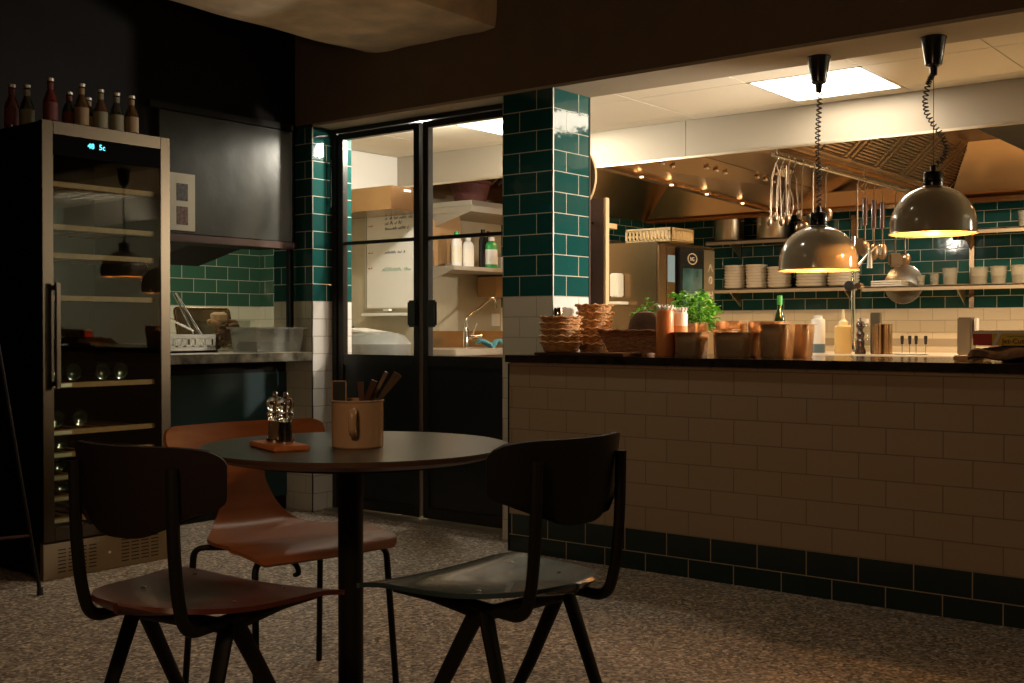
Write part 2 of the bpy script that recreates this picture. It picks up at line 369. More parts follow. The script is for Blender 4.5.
def roundpath(pts, rad, n=5):
    """polyline with rounded corners"""
    P = [Vector(p) for p in pts]; out = [P[0]]
    for i in range(1, len(P) - 1):
        a = (P[i - 1] - P[i]); b = (P[i + 1] - P[i]); r = min(rad, a.length * .49, b.length * .49)
        p0 = P[i] + a.normalized() * r; p2 = P[i] + b.normalized() * r
        for k in range(n + 1):
            t = k / n; out.append(p0 * (1 - t) ** 2 + P[i] * 2 * t * (1 - t) + p2 * t * t)
    out.append(P[-1]); return out

# ================================================================ SETTING
struct(MB().box(-7.6, 3.2, -2.4, 10.2, -.1, 0).build('floor', 'floor'), 'speckled brown and beige terrazzo floor', 'floor')
# dining room shell
struct(MB().box(-5.06, 3.0, -2.2, 4.41, 2.95, 3.05).build('ceiling', 'ceilroom'))
struct(MB().box(3.0, 3.1, -2.3, 4.42, 0, 3.05).build('wall_right', 'brownwall'))
struct(MB().box(-5.2, 3.1, -2.4, -2.3, 0, 3.05).build('wall_rear', 'brownwall'))
struct(MB().box(-5.20, -5.065, -2.3, 3.30, 0, 3.05).build('wall_left', 'darkwall'), 'dark wall behind the wine fridge', 'wall')
struct(MB().box(-5.39, -5.065, 3.30, 4.419, 1.517, 3.05).build('wall_left_upper', 'darkwall'))
# beam wall over the counter and the doors
b = MB().box(-5.39, 3.0, 4.42, 4.73, 2.218, 3.05).build('wall_beam', 'brownwall'); struct(b, 'brown plaster beam wall above the doors and the kitchen counter', 'wall')
struct(MB().box(-4.92, 3.0, 4.422, 4.728, 2.203, 2.2175).build('trim_1', 'soffit'))
# tiled column and pilaster
def boxY(name, x0, x1, y0, y1, z0, z1, mfront, mside):
    o = MB().box(x0, x1, y0, y1, z0, z1).build(name, mfront, smooth=False)
    o.data.materials.append(M[mside])
    for p in o.data.polygons:
        if abs(p.normal.x) > .5: p.material_index = 1
    return o
struct(boxY('column', -3.531, -3.221, 4.42, 4.728, 0, 2.203, 'tileX', 'tileY'), 'teal over cream tiled column between the doors and counter', 'column')
struct(boxY('pilaster', -5.255, -4.9225, 4.42, 4.728, 0, 2.203, 'tileX', 'tileY'), 'teal over cream tiled pilaster left of the glass doors', 'pilaster')
struct(MB().box(-4.9235, -4.919, 4.4165, 4.421, 0, 2.203).build('trim_2', 'black'))
struct(MB().box(-3.224, -3.2185, 4.4165, 4.422, .93, 2.203).build('trim_3', 'alu'))
struct(MB().box(-3.2205, -3.217, 4.723, 4.731, .93, 2.203).build('trim_4', 'bwood'))
# counter front wall with tiled face
struct(MB().box(-3.335, 3.0, 4.226, 4.418, 0, .891).build('wall_counter', 'counter', smooth=False), 'cream tiled counter front with two rows of dark tiles at its foot', 'wall')
struct(MB().box(-3.341, -3.335, 4.222, 4.42, 0, .886).build('trim_5', 'black'))
# kitchen shell
struct(MB().box(-7.2, 2.4, 9.8, 9.95, 0, 2.5).build('wall_kitchen_back', 'back', smooth=False), 'teal over cream tiled back wall of the kitchen', 'wall')
struct(MB().box(-5.93, -5.83, 5.93, 7.28, 0, 2.5).build('wall_kitchen_left', 'beige'))
struct(MB().box(-5.93, -5.832, 7.28, 9.8, 0, 2.5).build('wall_kitchen_left_tiled', 'leftT', smooth=False))
struct(MB().box(2.3, 2.4, 4.5, 9.8, 0, 2.5).build('wall_kitchen_right', 'paleroom'))
struct(MB().box(-5.83, -5.20, 5.60, 5.70, 0, 1.97).build('wall_partition', 'beige'), 'beige partition wall behind the glass doors', 'wall')
# wash room behind the serving hatch
struct(MB().box(-7.2, -7.1, 2.6, 5.93, 0, 2.5).build('wall_wash_left', 'backY', smooth=False), 'green tiled wall of the wash room seen through the hatch', 'wall')
struct(MB().box(-7.1, -5.90, 5.83, 5.93, 0, 2.5).build('wall_wash_end', 'backX', smooth=False))
struct(MB().box(-7.2, -5.2, 2.5, 2.6, 0, 2.5).build('wall_wash_near', 'paleroom'))
struct(MB().box(-7.2, -5.2, 2.6, 5.93, 2.31, 2.4).build('ceiling_wash', 'ceil'))
struct(MB().poly([(-5.26, 4.68, 0), (-5.26, 4.73, 0), (-5.862, 5.29, 0), (-5.862, 5.93, 0), (-5.90, 5.93, 0), (-5.90, 5.26, 0)], 2.34).build('wall_wash_right', 'beige', smooth=False))
# kitchen ceiling of 600 mm tiles, with light panels let in
PX = (-4.46, -2.36, -.26, 1.24)
ct = MB(); gr = MB()
x = -5.84; tiles = []
struct(MB().box(-5.84, 2.3, 4.731, 6.06, 2.345, 2.40).build('ceiling_kitchen', 'black'))
xs = [-5.82, -5.22, -4.62, -4.02, -3.34, -2.66, -2.06, -1.46, -.86, -.26, .34, .94, 1.54, 2.14, 2.29]
for i in range(14):
    for (y0, y1) in ((4.731, 5.32), (5.32, 5.92), (5.92, 6.059)):
        if i in (2, 5) and y0 == 5.32: continue
        ct.box(xs[i] + .003, xs[i + 1] - .003, y0 + .003, y1 - .003, 2.302, 2.33)
struct(ct.build('ceiling_tiles', 'ceil', smooth=False), 'pale suspended ceiling tiles over the kitchen', 'ceiling')
names = ['square lit ceiling panel seen through the right glass door', 'bright square ceiling panel above the left pendant lamp', 'square ceiling panel further right over the counter', 'square ceiling panel at the far right of the kitchen']
for k, i in ((0, 2), (1, 5)):
    x = xs[i]
    t = thing('ceiling_light_panel', names[k], 'ceiling light', (x + .3, 5.62, 2.30), 0, 'square light panels in the kitchen ceiling')
    MB().box(-.285, .285, -.285, .285, .002, .012).build('light_diffuser', 'panel', t)
    f = MB()
    for a in (-1, 1):
        f.box(-.3, .3, a * .2925 - .0075, a * .2925 + .0075, 0, .02); f.box(a * .2925 - .0075, a * .2925 + .0075, -.3, .3, 0, .02)
    f.build('panel_frame', 'white', t)

# concrete drop beam near the dining ceiling
def slab():
    m = MB()
    nx, ny = 24, 60
    x0, x1, y0, y1 = -4.476, -3.58, -.2, 4.415
    def f(u, v):
        # wrap: left side up, underside, right side up
        s_ = u * 3
        yy = y0 + (y1 - y0) * v
        j = .006 * math.sin(9 * v * 5 + s_) + .004 * math.sin(31 * v + 5 * s_)
        if s_ < .6: return (x0 + j, yy, 2.95 - (.394) * (s_ / .6))
        if s_ < 2.4:
            q = (s_ - .6) / 1.8; return (x0 + (x1 - x0) * q, yy + (.01 * math.sin(q * 14) if v > .98 else 0), 2.556 + j * .8 + .012 * abs(2 * q - 1) ** 6)
        return (x1 + j, yy, 2.556 + .394 * ((s_ - 2.4) / .6))
    m.grid(f, nx, ny, .02)
    return m.build('concrete_drop_beam', 'concrete', ang=50)
struct(slab(), 'rough pale concrete drop beam under the dining room ceiling', 'beam')

# dark satin panel on left bulkhead
c = thing('chalkboard_panel', 'large dark satin wall panel above the serving hatch', 'wall panel', (-5.065, 3.45, 1.517))
MB().box(.001, .022, .04, .94, .03, .66, .003).build('board', 'chalk', c)
MB().box(.001, .034, -.02, .955, -.012, .026, .002).build('bottom_rail', 'bwood', c)
MB().box(.001, .03, -.02, .955, .665, .70, .002).build('top_rail', 'black', c)
p = thing('wall_poster', 'pale poster with two small photos beside the wine fridge', 'poster', (-5.040, 3.545, 1.562))
MB().box(0, .003, 0, .16, 0, .298).build('paper', 'paper', p)
MB().box(.003, .004, .045, .115, .155, .245).build('photo', 'photo1', p)
MB().box(.003, .004, .045, .115, .03, .125).build('photo', 'photo2', p)
# hatch: dark post, brackets
tag(MB().box(-5.085, -5.055, 4.365, 4.398, .918, 1.516, .002).build('hatch_post', 'black'), 'thin black post at the right end of the serving hatch', 'post')
h = MB(); h.poly([(-5.95, 4.02, 1.56), (-5.392, 4.02, 1.56), (-5.95, 4.02, 1.44)], .38, (0, 1, 0)); tag(h.build('wash_hood', 'darkwall', smooth=False), 'dark wedge shaped hood hanging in the wash room hatch', 'hood')

# worktop under hatch
wt = thing('hatch_worktop', 'marbled worktop of the serving hatch left of the doors', 'worktop', (0, 0, 0))
MB().box(-6.6, -4.925, 3.31, 4.415, .887, .916, .003).build('worktop_slab', 'lightstone', wt)
MB().box(-4.9249, -4.915, 3.31, 4.415, .867, .915, .002).build('worktop_edge', 'marb', wt)
cb = thing('teal_cupboard', 'dark teal cupboard front below the serving hatch', 'cupboard', (-5.16, 3.31, 0))
MB().box(0, .03, 0, 1.10, .08, .80, .003).build('cupboard_front', 'teal', cb)
MB().box(-.05, .02, 0, 1.10, 0, .08).build('plinth', 'black', cb)
MB().box(-.05, .02, 0, 1.10, .80, .884).build('recess_rail', 'black', cb)

# ================================================================ DOUBLE GLASS DOORS (frame is one thing, each leaf one)
fr = MB()
fr.box(-4.922, -3.532, 4.57, 4.63, 2.178, 2.202, .002); fr.box(-4.921, -4.885, 4.57, 4.63, 0.012, 2.178, .002); fr.box(-3.566, -3.532, 4.57, 4.63, .012, 2.178, .002)
df = struct(fr.build('door_frame', 'doorframe'), 'black steel frame around the double glass doors', 'door frame')
struct(MB().box(-4.92, -3.533, 4.50, 4.66, 0, .012, .003).build('trim_threshold', 'alu'), 'pale metal threshold strip under the glass doors', 'threshold')
def leaf(nm, x0, x1, hx, label):
    t = thing(nm, label, 'door', (x0, 4.60, 0)); t['kind'] = 'structure'
    W = x1 - x0; f = MB()
    f.box(0, .042, -.02, .02, .018, 2.174, .002); f.box(W - .042, W, -.02, .02, .018, 2.174, .002)
    f.box(.042, W - .042, -.02, .02, 2.140, 2.174, .002); f.box(.042, W - .042, -.02, .02, .840, .902, .002); f.box(.042, W - .042, -.02, .02, .018, .075, .002)
    f.build('door_stile_frame', 'doorframe', t)
    MB().box(.042, W - .042, -.013, .013, 1.531, 1.550, .001).build('glazing_bar', 'doorframe', t)
    MB().box(.044, W - .044, -.003, .003, .900, 2.142).build('glass_pane', 'glass', t)
    MB().box(.042, W - .042, -.008, .008, .073, .842).build('lower_panel', 'darkpanel', t)
    MB().box(hx - .036, hx + .036, -.042, -.0205, 1.058, 1.204, .010).build('lock_plate', 'blackgl', t)
    return t
leaf('door_1', -4.881, -4.242, .600, 'left black framed glass door leaf')
leaf('door_2', -4.216, -3.570, .078, 'right black framed glass door leaf')
ph = thing('door_pull_handle', 'slim steel pull bar on the pilaster side of the glass doors', 'handle', (-4.897, 4.541, 1.75))
MB().tube([(0, 0, 0), (0, 0, .27)], .006).build('bar', 'chrome', ph)
for z in (.03, .24): MB().tube([(0, 0, z), (0, .028, z)], .005).build('standoff', 'chrome', ph)

# ================================================================ WINE FRIDGE
fz = thing('wine_fridge', 'tall wine fridge with steel framed glass door at the left', 'fridge', (-4.44, 2.51, 0))
MB().box(-.60, -.575, 0, .62, .03, 1.90).build('back_panel', 'fin', fz)
sd = MB(); sd.box(-.6, -.03, 0, .025, .03, 1.91); sd.box(-.6, -.03, .595, .62, .03, 1.91); sd.box(-.6, -.03, .025, .595, 1.87, 1.91); sd.box(-.6, -.03, .025, .595, .14, .17)
sd.build('cabinet_body', 'black', fz)
dr = MB(); dr.box(-.028, 0, 0, .05, .16, 1.915, .002); dr.box(-.028, 0, .57, .62, .16, 1.915, .002); dr.box(-.028, 0, .05, .57, 1.862, 1.915, .002); dr.box(-.028, 0, .05, .57, .16, .215, .002)
do = dr.build('door', 'steelfr', fz)
MB().box(-.017, -.013, .046, .574, .213, 1.864, rot=Matrix.Rotation(R(-1.7), 3, 'Z')).build('door_glass', 'fglass', do)
hd = MB(); hd.box(.022, .036, .040, .062, .80, 1.24, .003); hd.box(0, .03, .044, .058, .81, .83); hd.box(0, .03, .044, .058, 1.21, 1.23)
hd.build('door_handle', 'steelfr', do)
MB().box(-.006, -.001, .05, .57, 1.775, 1.862).build('control_strip', 'void', do)
for k, (yy, ch) in enumerate(((.208, '48'), (.262, '5c'))):
    text('display_digits', ch, .033, 'led', frame_m((-.0005, yy, 1.820), (0, 1, 0), (0, 0, 1)), do, .0003)
kp = MB()
kp.box(-.03, -.004, 0, .62, .0, .15, .002); ko = kp.build('kick_grille', 'kick', fz)
for blk in ((.06, .25), (.36, .56)):
    sl = MB()
    wq = (blk[1] - blk[0]) / 4
    for c_ in range(4):
        for r_ in range(7): sl.box(-.004, -.0028, blk[0] + c_ * wq + .006, blk[0] + (c_ + 1) * wq - .006, .025 + r_ * .0155, .0295 + r_ * .0155)
    sl.build('vent_slots', 'black', ko)
MB().lathe([(0, 0), (.006, 0), (.006, .004), (0, .004)], (-.004, .305, .075), 12, rot=Matrix.Rotation(PI / 2, 3, 'Y')).build('lock', 'chrome', ko)
for i, z in enumerate((1.66, 1.48, 1.36, 1.18, .81, .61, .515, .42, .33, .238)):
    m_ = MB(); full = .49
    m_.box(-.07, -.035, .06, .56, z - .012, z + .010, .002)
    for q in range(6): m_.box(-.5, -.07, .075 + q * .085, .10 + q * .085, z - .004, z + .004)
    s_ = m_.build('wooden_shelf', 'shelfwood', fz)
    if z < .9: MB().box(-.0349, -.034, .065, .15, z - .008, z + .006).build('shelf_label', 'alu', s_)
# wine bottles lying in the lower racks, seen by their punts
wb0 = thing('wine_bottle', 'dark wine bottle lying on the fifth fridge shelf, nearest the handle', 'bottle', (-4.56, 2.64, .866), 0, 'wine bottles lying in the fridge')
prof = [(0, 0.012), (.022, 0.002), (.036, 0), (.038, .006), (.038, .19), (.030, .225), (.014, .25), (.013, .30), (.015, .302), (.015, .312), (0, .312)]
MB().lathe(prof, (0, 0, 0), 24, rot=Matrix.Rotation(-PI / 2, 3, 'Y')).build('bottle_body', 'bdark', wb0)
MB().lathe([(.0145, .26), (.0155, .26), (.0160, .315), (0, .315)], (0, 0, 0), 20, rot=Matrix.Rotation(-PI / 2, 3, 'Y')).build('foil_cap', 'labelr', wb0)
pos = []
for si, (z, ys, nm) in enumerate(((.811, (2.72, 2.86, 2.95), 'fifth'), (.611, (2.64, 2.75), 'sixth'), (.516, (2.66,), 'seventh'), (.421, (2.65, 2.78), 'eighth'), (.331, (2.66, 2.79), 'ninth'))):
    ordn = ['nearest the handle', 'second from the handle', 'third from the handle', 'furthest from the handle']
    for q, yy in enumerate(ys):
        dup(wb0, (-4.56, yy, z + .050), f'dark wine bottle lying on the {nm} fridge shelf from the top, {ordn[q + (1 if si == 0 else 0)]}')
# bottles on top of the fridge
def small_bottle(y, x, h, glass, lab, label):
    t = thing('small_bottle', label, 'bottle', (x, y, 1.915), 0, 'small bottles standing on top of the fridge')
    r = .030
    k = h / .20
    MB().lathe([(0, .004), (r * .8, 0), (r, .006), (r, .105 * k), (r * .8, .125 * k), (.013, .15 * k), (.0125, .185 * k), (.0145, .187 * k), (.0145, .2 * k), (0, .2 * k)], (0, 0, 0), 22).build('bottle_body', glass, t)
    MB().lathe([(r + .0008, .02 * k), (r + .0008, .095 * k)], (0, 0, 0), 22).build('bottle_label', lab, t)
    MB().lathe([(.0128, .145 * k), (.0136, .18 * k)], (0, 0, 0), 18).build('neck_label', lab, t)
    MB().lathe([(.0155, .187 * k), (.0155, .2 * k), (0, .203 * k)], (0, 0, 0), 18).build('bottle_cap', 'alu', t)
small_bottle(2.575, -4.80, .20, 'bred', 'labelr', 'dim red bottle at the far left on the fridge top')
small_bottle(2.645, -4.80, .21, 'bdark', 'labelg', 'dim green glass bottle second from the left on the fridge')
small_bottle(2.612, -4.55, .20, 'bred', 'labelr', 'red liqueur bottle above the left corner of the fridge door')
small_bottle(2.757, -4.55, .20, 'bamber', 'labelt', 'amber beer bottle with tan label above the blue display')
small_bottle(2.740, -4.62, .17, 'bdark', 'labelr', 'small dark bottle half hidden behind the amber beer bottle')
small_bottle(2.849, -4.55, .19, 'bamber', 'labelg', 'amber bottle with olive label in the middle of the fridge top')
small_bottle(2.832, -4.62, .16, 'bdark', 'labelt', 'small bottle half hidden behind the olive labelled one')
small_bottle(2.935, -4.56, .19, 'bdark', 'labelg', 'black glass bottle second from the right on the fridge')
small_bottle(2.998, -4.54, .185, 'bamber', 'labelt', 'rightmost amber bottle with pale label on the fridge top')

# leaning stand at far left
ls = thing('folding_sign_stand', 'thin black folding stand leaning at the left edge of the photo', 'stand', (-4.24, 2.30, 0))
def lw(a): return a
a0 = Vector((.01, .075, .01)); a1 = Vector((-.017, -.12, 1.25))
MB().tube([a0, a1], .008).build('leg', 'black', ls)
MB().tube([a0 + Vector((-.16, -.55, 0)), a1 + Vector((-.02, -.02, 0))], .008).build('leg', 'black', ls)
MB().tube([(.005, .035, .24), (-.13, -.47, .24)], .006).build('crossbar', 'bwood', ls)
MB().lathe([(0, 0), (.013, 0), (.011, .03), (0, .03)], (.01, .075, 0), 12).build('foot', 'rubber', ls)

# ================================================================ DINING TABLE
tb = thing('dining_table', 'round dark topped dining table on a single black column', 'table', (-2.204, 2.134, 0))
MB().lathe([(0, .728), (.395, .728), (.408, .733), (.4085, .7395), (0, .740)], seg=72).build('tabletop', 'table', tb)
MB().lathe([(.30, .712), (.36, .712), (.4095, .727), (.4095, .7365), (.4075, .7378)], seg=72).build('table_edge', 'tedge', tb)
MB().lathe([(0, .700), (.30, .700), (.301, .7118), (.30, .7278)], seg=48).build('underside', 'black', tb)
MB().cyl(-.012, -.010, .028, .70, .0335, 32).build('column', 'black', tb)
MB().lathe([(0, 0), (.235, 0), (.24, .006), (.235, .016), (.06, .026), (.05, .03), (0, .03)], seg=48).build('base_plate', 'black', tb)
# board and mills
bd = thing('serving_board', 'small reddish wooden board under the pepper mills', 'board', (-2.295, 1.946, .7402), R(-20))
MB().box(-.095, .095, -.048, .048, 0, .014, .003).build('board_plate', 'board', bd)
def mill(name, lab, fill, loc, h=.128):
    t = thing(name, lab, 'grinder', loc, 0, 'clear mills on the wooden board')
    k = h / .13
    MB().lathe([(0, 0), (.021, 0), (.0225, .004), (.0225, .012), (.018, .022), (.0165, .05), (.0185, .068), (.0215, .072), (.0215, .078), (.016, .082), (.0215, .094), (.022, .104), (.016, .115), (.006, .119), (0, .119)], seg=24).build('clear_body', 'acrylic', t)
    MB().lathe([(0, .008), (.0125, .008), (.0120, .05), (.013, .056), (0, .056)], seg=18).build('filling', fill, t)
    MB().lathe([(0, .066), (.004, .066), (.004, .119), (.0065, .121), (.0075, .126), (.005, .131), (0, .132)], seg=14).build('metal_spindle', 'chrome', t)
    MB().lathe([(.0188, .0), (.0228, .0), (.0228, .006)], seg=20).build('base_ring', 'chrome', t)
mill('pepper_mill', 'clear acrylic mill full of dark peppercorns, nearer the mug', 'bdark', (-2.268, 1.944, .7545))
mill('salt_mill', 'clear acrylic salt mill, nearer the wine fridge', 'labelt', (-2.322, 1.955, .7545))
# mug and cutlery
mg = thing('enamel_mug', 'large beige enamel mug holding cutlery on the dining table', 'mug', (-2.160, 2.096, .7402), R(-52))
MB().lathe([(0, .004), (.062, .004), (.064, .0), (.067, .004), (.0672, .118), (.0700, .1205), (.0705, .1235), (.0675, .1245), (.0645, .121), (.0645, .010), (0, .010)], seg=40).build('mug_body', 'mug', mg)
hp = roundpath([(.062, 0, .100), (.100, 0, .100), (.100, 0, .045), (.066, 0, .038)], .025)
MB().tube(hp, .0085, 10, sx=1.25).build('mug_handle', 'mug', mg)
def cutlery(name, lab, cat, base, tip, kind):
    t = thing(name, lab, cat, (-2.160, 2.096, .7525), 0, 'cutlery standing in the mug')
    b_, t_ = Vector(base), Vector(tip)
    d = (t_ - b_)
    side = Vector((.786, .618, 0))
    m_ = MB()
    def seg_(a, b, w0, w1, th): 
        n = (b - a).normalized(); u = side - n * side.dot(n); u.normalize(); v = n.cross(u)
        q = []
        for P, w_ in ((a, w0), (b, w1)):
            q.append([m_.b.verts.new(P + u * sx * w_ + v * sy * th) for sx, sy in ((-1, -1), (1, -1), (1, 1), (-1, 1))])
        for k in range(4): m_.b.faces.new((q[0][k], q[0][(k + 1) % 4], q[1][(k + 1) % 4], q[1][k]))
        m_.b.faces.new(q[0][::-1]); m_.b.faces.new(q[1])
    if kind == 'wood': seg_(b_ + d * .5, t_, .0065, .008, .004)
    elif kind == 'steel': seg_(b_ + d * .45, t_, .003, .0055, .0018)
    m_.build('handle', 'bwood' if kind == 'wood' else 'ladle', t)
    m_ = MB(); seg_(b_, b_ + d * .5, .007, .006, .001); m_.build('blade', 'ladle', t)
cutlery('steak_knife', 'wooden handled knife leaning to the left middle of the mug', 'knife', (.02, .01, 0), (.015, -.005, .158), 'wood')
cutlery('steak_knife', 'wooden handled knife leaning right in the mug', 'knife', (-.03, 0, 0), (.044, .018, .162), 'wood')
cutlery('steak_knife', 'wooden handled knife standing at the back of the mug', 'knife', (-.02, .02, 0), (.028, .030, .152), 'wood')
cutlery('table_fork', 'steel handled fork leaning furthest right out of the mug', 'fork', (-.03, -.02, 0), (.098, .058, .176), 'steel')
cutlery('table_fork', 'steel handled fork beside the rightmost one', 'fork', (-.03, .0, 0), (.080, .062, .182), 'steel')
cutlery('table_knife', 'plain steel knife handle between the wooden handles and forks', 'knife', (-.035, .01, 0), (.062, .044, .184), 'steel')
t = thing('card_holder', 'small dark card in a thin wire frame standing in the mug, leftmost', 'card holder', (-2.198, 2.066, .7525), R(38))
MB().tube(roundpath([(-.018, 0, 0), (-.018, 0, .160), (.018, 0, .160), (.018, 0, 0)], .004, 2), .0016, 6).build('wire_frame', 'mug', t)
MB().box(-.0165, .0165, -.0006, .0006, .02, .1585).build('dark_card', 'darkpanel', t)
tag(MB().box(-2.235, -2.185, 2.08, 2.13, .7402, .7435, .001).build('paper_coaster', 'white'), 'small white coaster peeking out left of the mug', 'coaster')

# ================================================================ CHAIRS
def compass_chair(label, loc, rz, seat, back, y0=-.235, y1=.22):
    t = thing('school_chair', label, 'chair', loc, rz, 'plywood chairs with compass shaped legs')
    def sf(u, v):
        y = y0 + (y1 - y0) * v
        tt = min(max(v, .0) / .42, 1); wv = (.195 + .062 * v) * math.sqrt(max(1 - (1 - tt) ** 2.3, .0004))
        if v > .93: wv *= 1 - .10 * ((v - .93) / .07) ** 2
        x = (2 * u - 1) * wv
        z = .452 + .014 * (2 * u - 1) ** 2 * (1 - v * .4) - .022 * max(0, (v - .72) / .28) ** 2 + .008 * (1 - v) - .010 * math.sin(PI * v)
        return (x, y, z)
    so_ = MB().grid(sf, 26, 26, .011).build('seat', seat, t)
    for sx in (-1, 1):
        for yy in (-.07, .09): MB().lathe([(.006, 0), (.005, .0015), (0, .002)], (sx * .14, yy, .4545), 10).build('screw', 'chrome', so_)
    def bf(u, v):
        a = 2 * u - 1
        if v < .40: wv = 1 - .42 * ((.40 - v) / .40) ** 2.8
        elif v > .84: wv = .99 - .12 * ((v - .84) / .16) ** 2.5
        else: wv = 1
        hw = .232 * wv * (.95 + .05 * v)
        z = .612 + .195 * v + .040 * abs(a) ** 3.2 * (1 - v) ** 1.5 - .010 * abs(a) ** 6 * v
        return (a * hw, -.262 - .022 * v + .066 * (a * hw / .19) ** 2, z)
    bo = MB().grid(bf, 26, 18, .010).build('backrest', back, t)
    scr = MB()
    for sx in (-1, 1):
        scr.lathe([(.008, 0), (.006, .002), (0, .0025)], (sx * .145, -.2365, .70), 10, rot=None)
    for sx in (-1, 1):
        up = roundpath([(sx * .142, .02, .422), (sx * .144, -.216, .416), (sx * .146, -.238, .49), (sx * .147, -.250, .60), (sx * .147, -.254, .765)], .065, 6)
        MB().tube(up, .0138, 10).build('back_upright', 'black', t)
        ap = Vector((sx * .142, -.082, .405))
        for nm, yy in (('rear', -.25), ('front', .17)):
            MB().tube([ap + Vector((0, .01 if yy > 0 else -.01, .01)), ap.lerp(Vector((sx * .175, yy, .012)), .5), (sx * .175, yy, .012)], [.022, .019, .013], 10, sx=.62).build('leg', 'black', t)
            MB().lathe([(0, 0), (.012, 0), (.012, .018), (0, .018)], (sx * .175, yy, 0), 12).build('foot_cap', 'rubber', t)
        MB().tube([ap + Vector((0, 0, .0)), (sx * .165, .06, .425), (sx * .19, .165, .432)], [.017, .012, .009], 10, sx=.6).build('front_strut', 'black', t)
    MB().tube([(-.142, -.082, .402), (.142, -.082, .402)], .017, 10, sx=.8).build('crossbar', 'black', t)
    MB().tube([(-.15, .06, .428), (.15, .06, .428)], .010, 8).build('front_crossbar', 'black', t)
    return t
compass_chair('school chair with dark red seat at the lower left, backrest towards the camera', (-2.156, 1.624, 0), R(8.2), 'seatred', 'backdark', -.262, .195)
compass_chair('school chair with dark petrol blue seat right of the round table', (-1.712, 2.130, 0), R(85), 'seatblue', 'backblk', -.235, .25)
# shell chair
sc = thing('shell_chair', 'orange wooden shell chair with narrow waist behind the round table', 'chair', (-2.545, 2.185, 0), R(-99.7)); sc.scale = (1.13, 1.05, .985)
path = [(.225, .428, .185), (.205, .444, .205), (.15, .452, .212), (.08, .450, .214), (.0, .446, .205), (-.08, .444, .182), (-.14, .448, .150), (-.185, .470, .118), (-.210, .510, .090), (-.222, .560, .068), (-.232, .610, .056), (-.243, .650, .075), (-.250, .675, .150), (-.254, .690, .205), (-.262, .722, .238), (-.270, .755, .238), (-.272, .768, .228), (-.273, .776, .205)]
def ip(t_):
    k = t_ * (len(path) - 1); i = min(int(k), len(path) - 2); f_ = k - i
    def cr(a, b, c, d): return .5 * (2 * b + (c - a) * f_ + (2 * a - 5 * b + 4 * c - d) * f_ ** 2 + (3 * b - a - 3 * c + d) * f_ ** 3)
    g = lambda j: path[max(0, min(len(path) - 1, j))]
    return [cr(g(i - 1)[q], g(i)[q], g(i + 1)[q], g(i + 2)[q]) for q in range(3)]
def shf(u, v):
    y, z, w_ = ip(v); a = 2 * u - 1; x = a * w_
    if v > .6: y += .055 * (x / .24) ** 2
    else: z += .010 * (x / .2) ** 2 * (1 if v > .15 else .3)
    return (x, y, z)
MB().grid(shf, 24, 68, .010).build('seat_shell', 'oak', sc)
for sx in (-1, 1):
    for sy in (-1, 1):
        MB().tube(roundpath([(sx * .02, sy * .02, .425), (sx * .188, .02 + sy * .165, .428), (sx * .200, .02 + sy * .195, .006)], .030, 6), .0085, 10).build('leg', 'black', sc)
MB().lathe([(0, .418), (.075, .418), (.08, .424), (.08, .438), (0, .438)], (0, .0, 0), 24).build('hub_plate', 'black', sc)
hk = MB(); hk.tube(roundpath([(.06, .10, .425), (.06, .16, .405), (.06, .17, .385), (.06, .15, .378)], .012), .007, 8); hk.build('stacking_clip', 'rubber', sc)

# ================================================================ COUNTER TOP
tag(MB().poly([(-3.345, 4.205, .892), (2.3, 4.205, .892), (2.3, 4.98, .892), (-3.217, 4.98, .892), (-3.217, 4.416, .892), (-3.345, 4.416, .892)], .034).build('counter_top', 'stone', smooth=False), 'dark polished stone top of the kitchen counter', 'worktop')
bk = thing('under_counter_cabinets', 'steel cabinets below the kitchen side of the counter', 'cabinet', (-3.15, 4.57, 0))
for i in range(7): MB().box(i * .75, i * .75 + .745, 0, .38, .08, .885).build('cabinet_body', 'steel', bk)

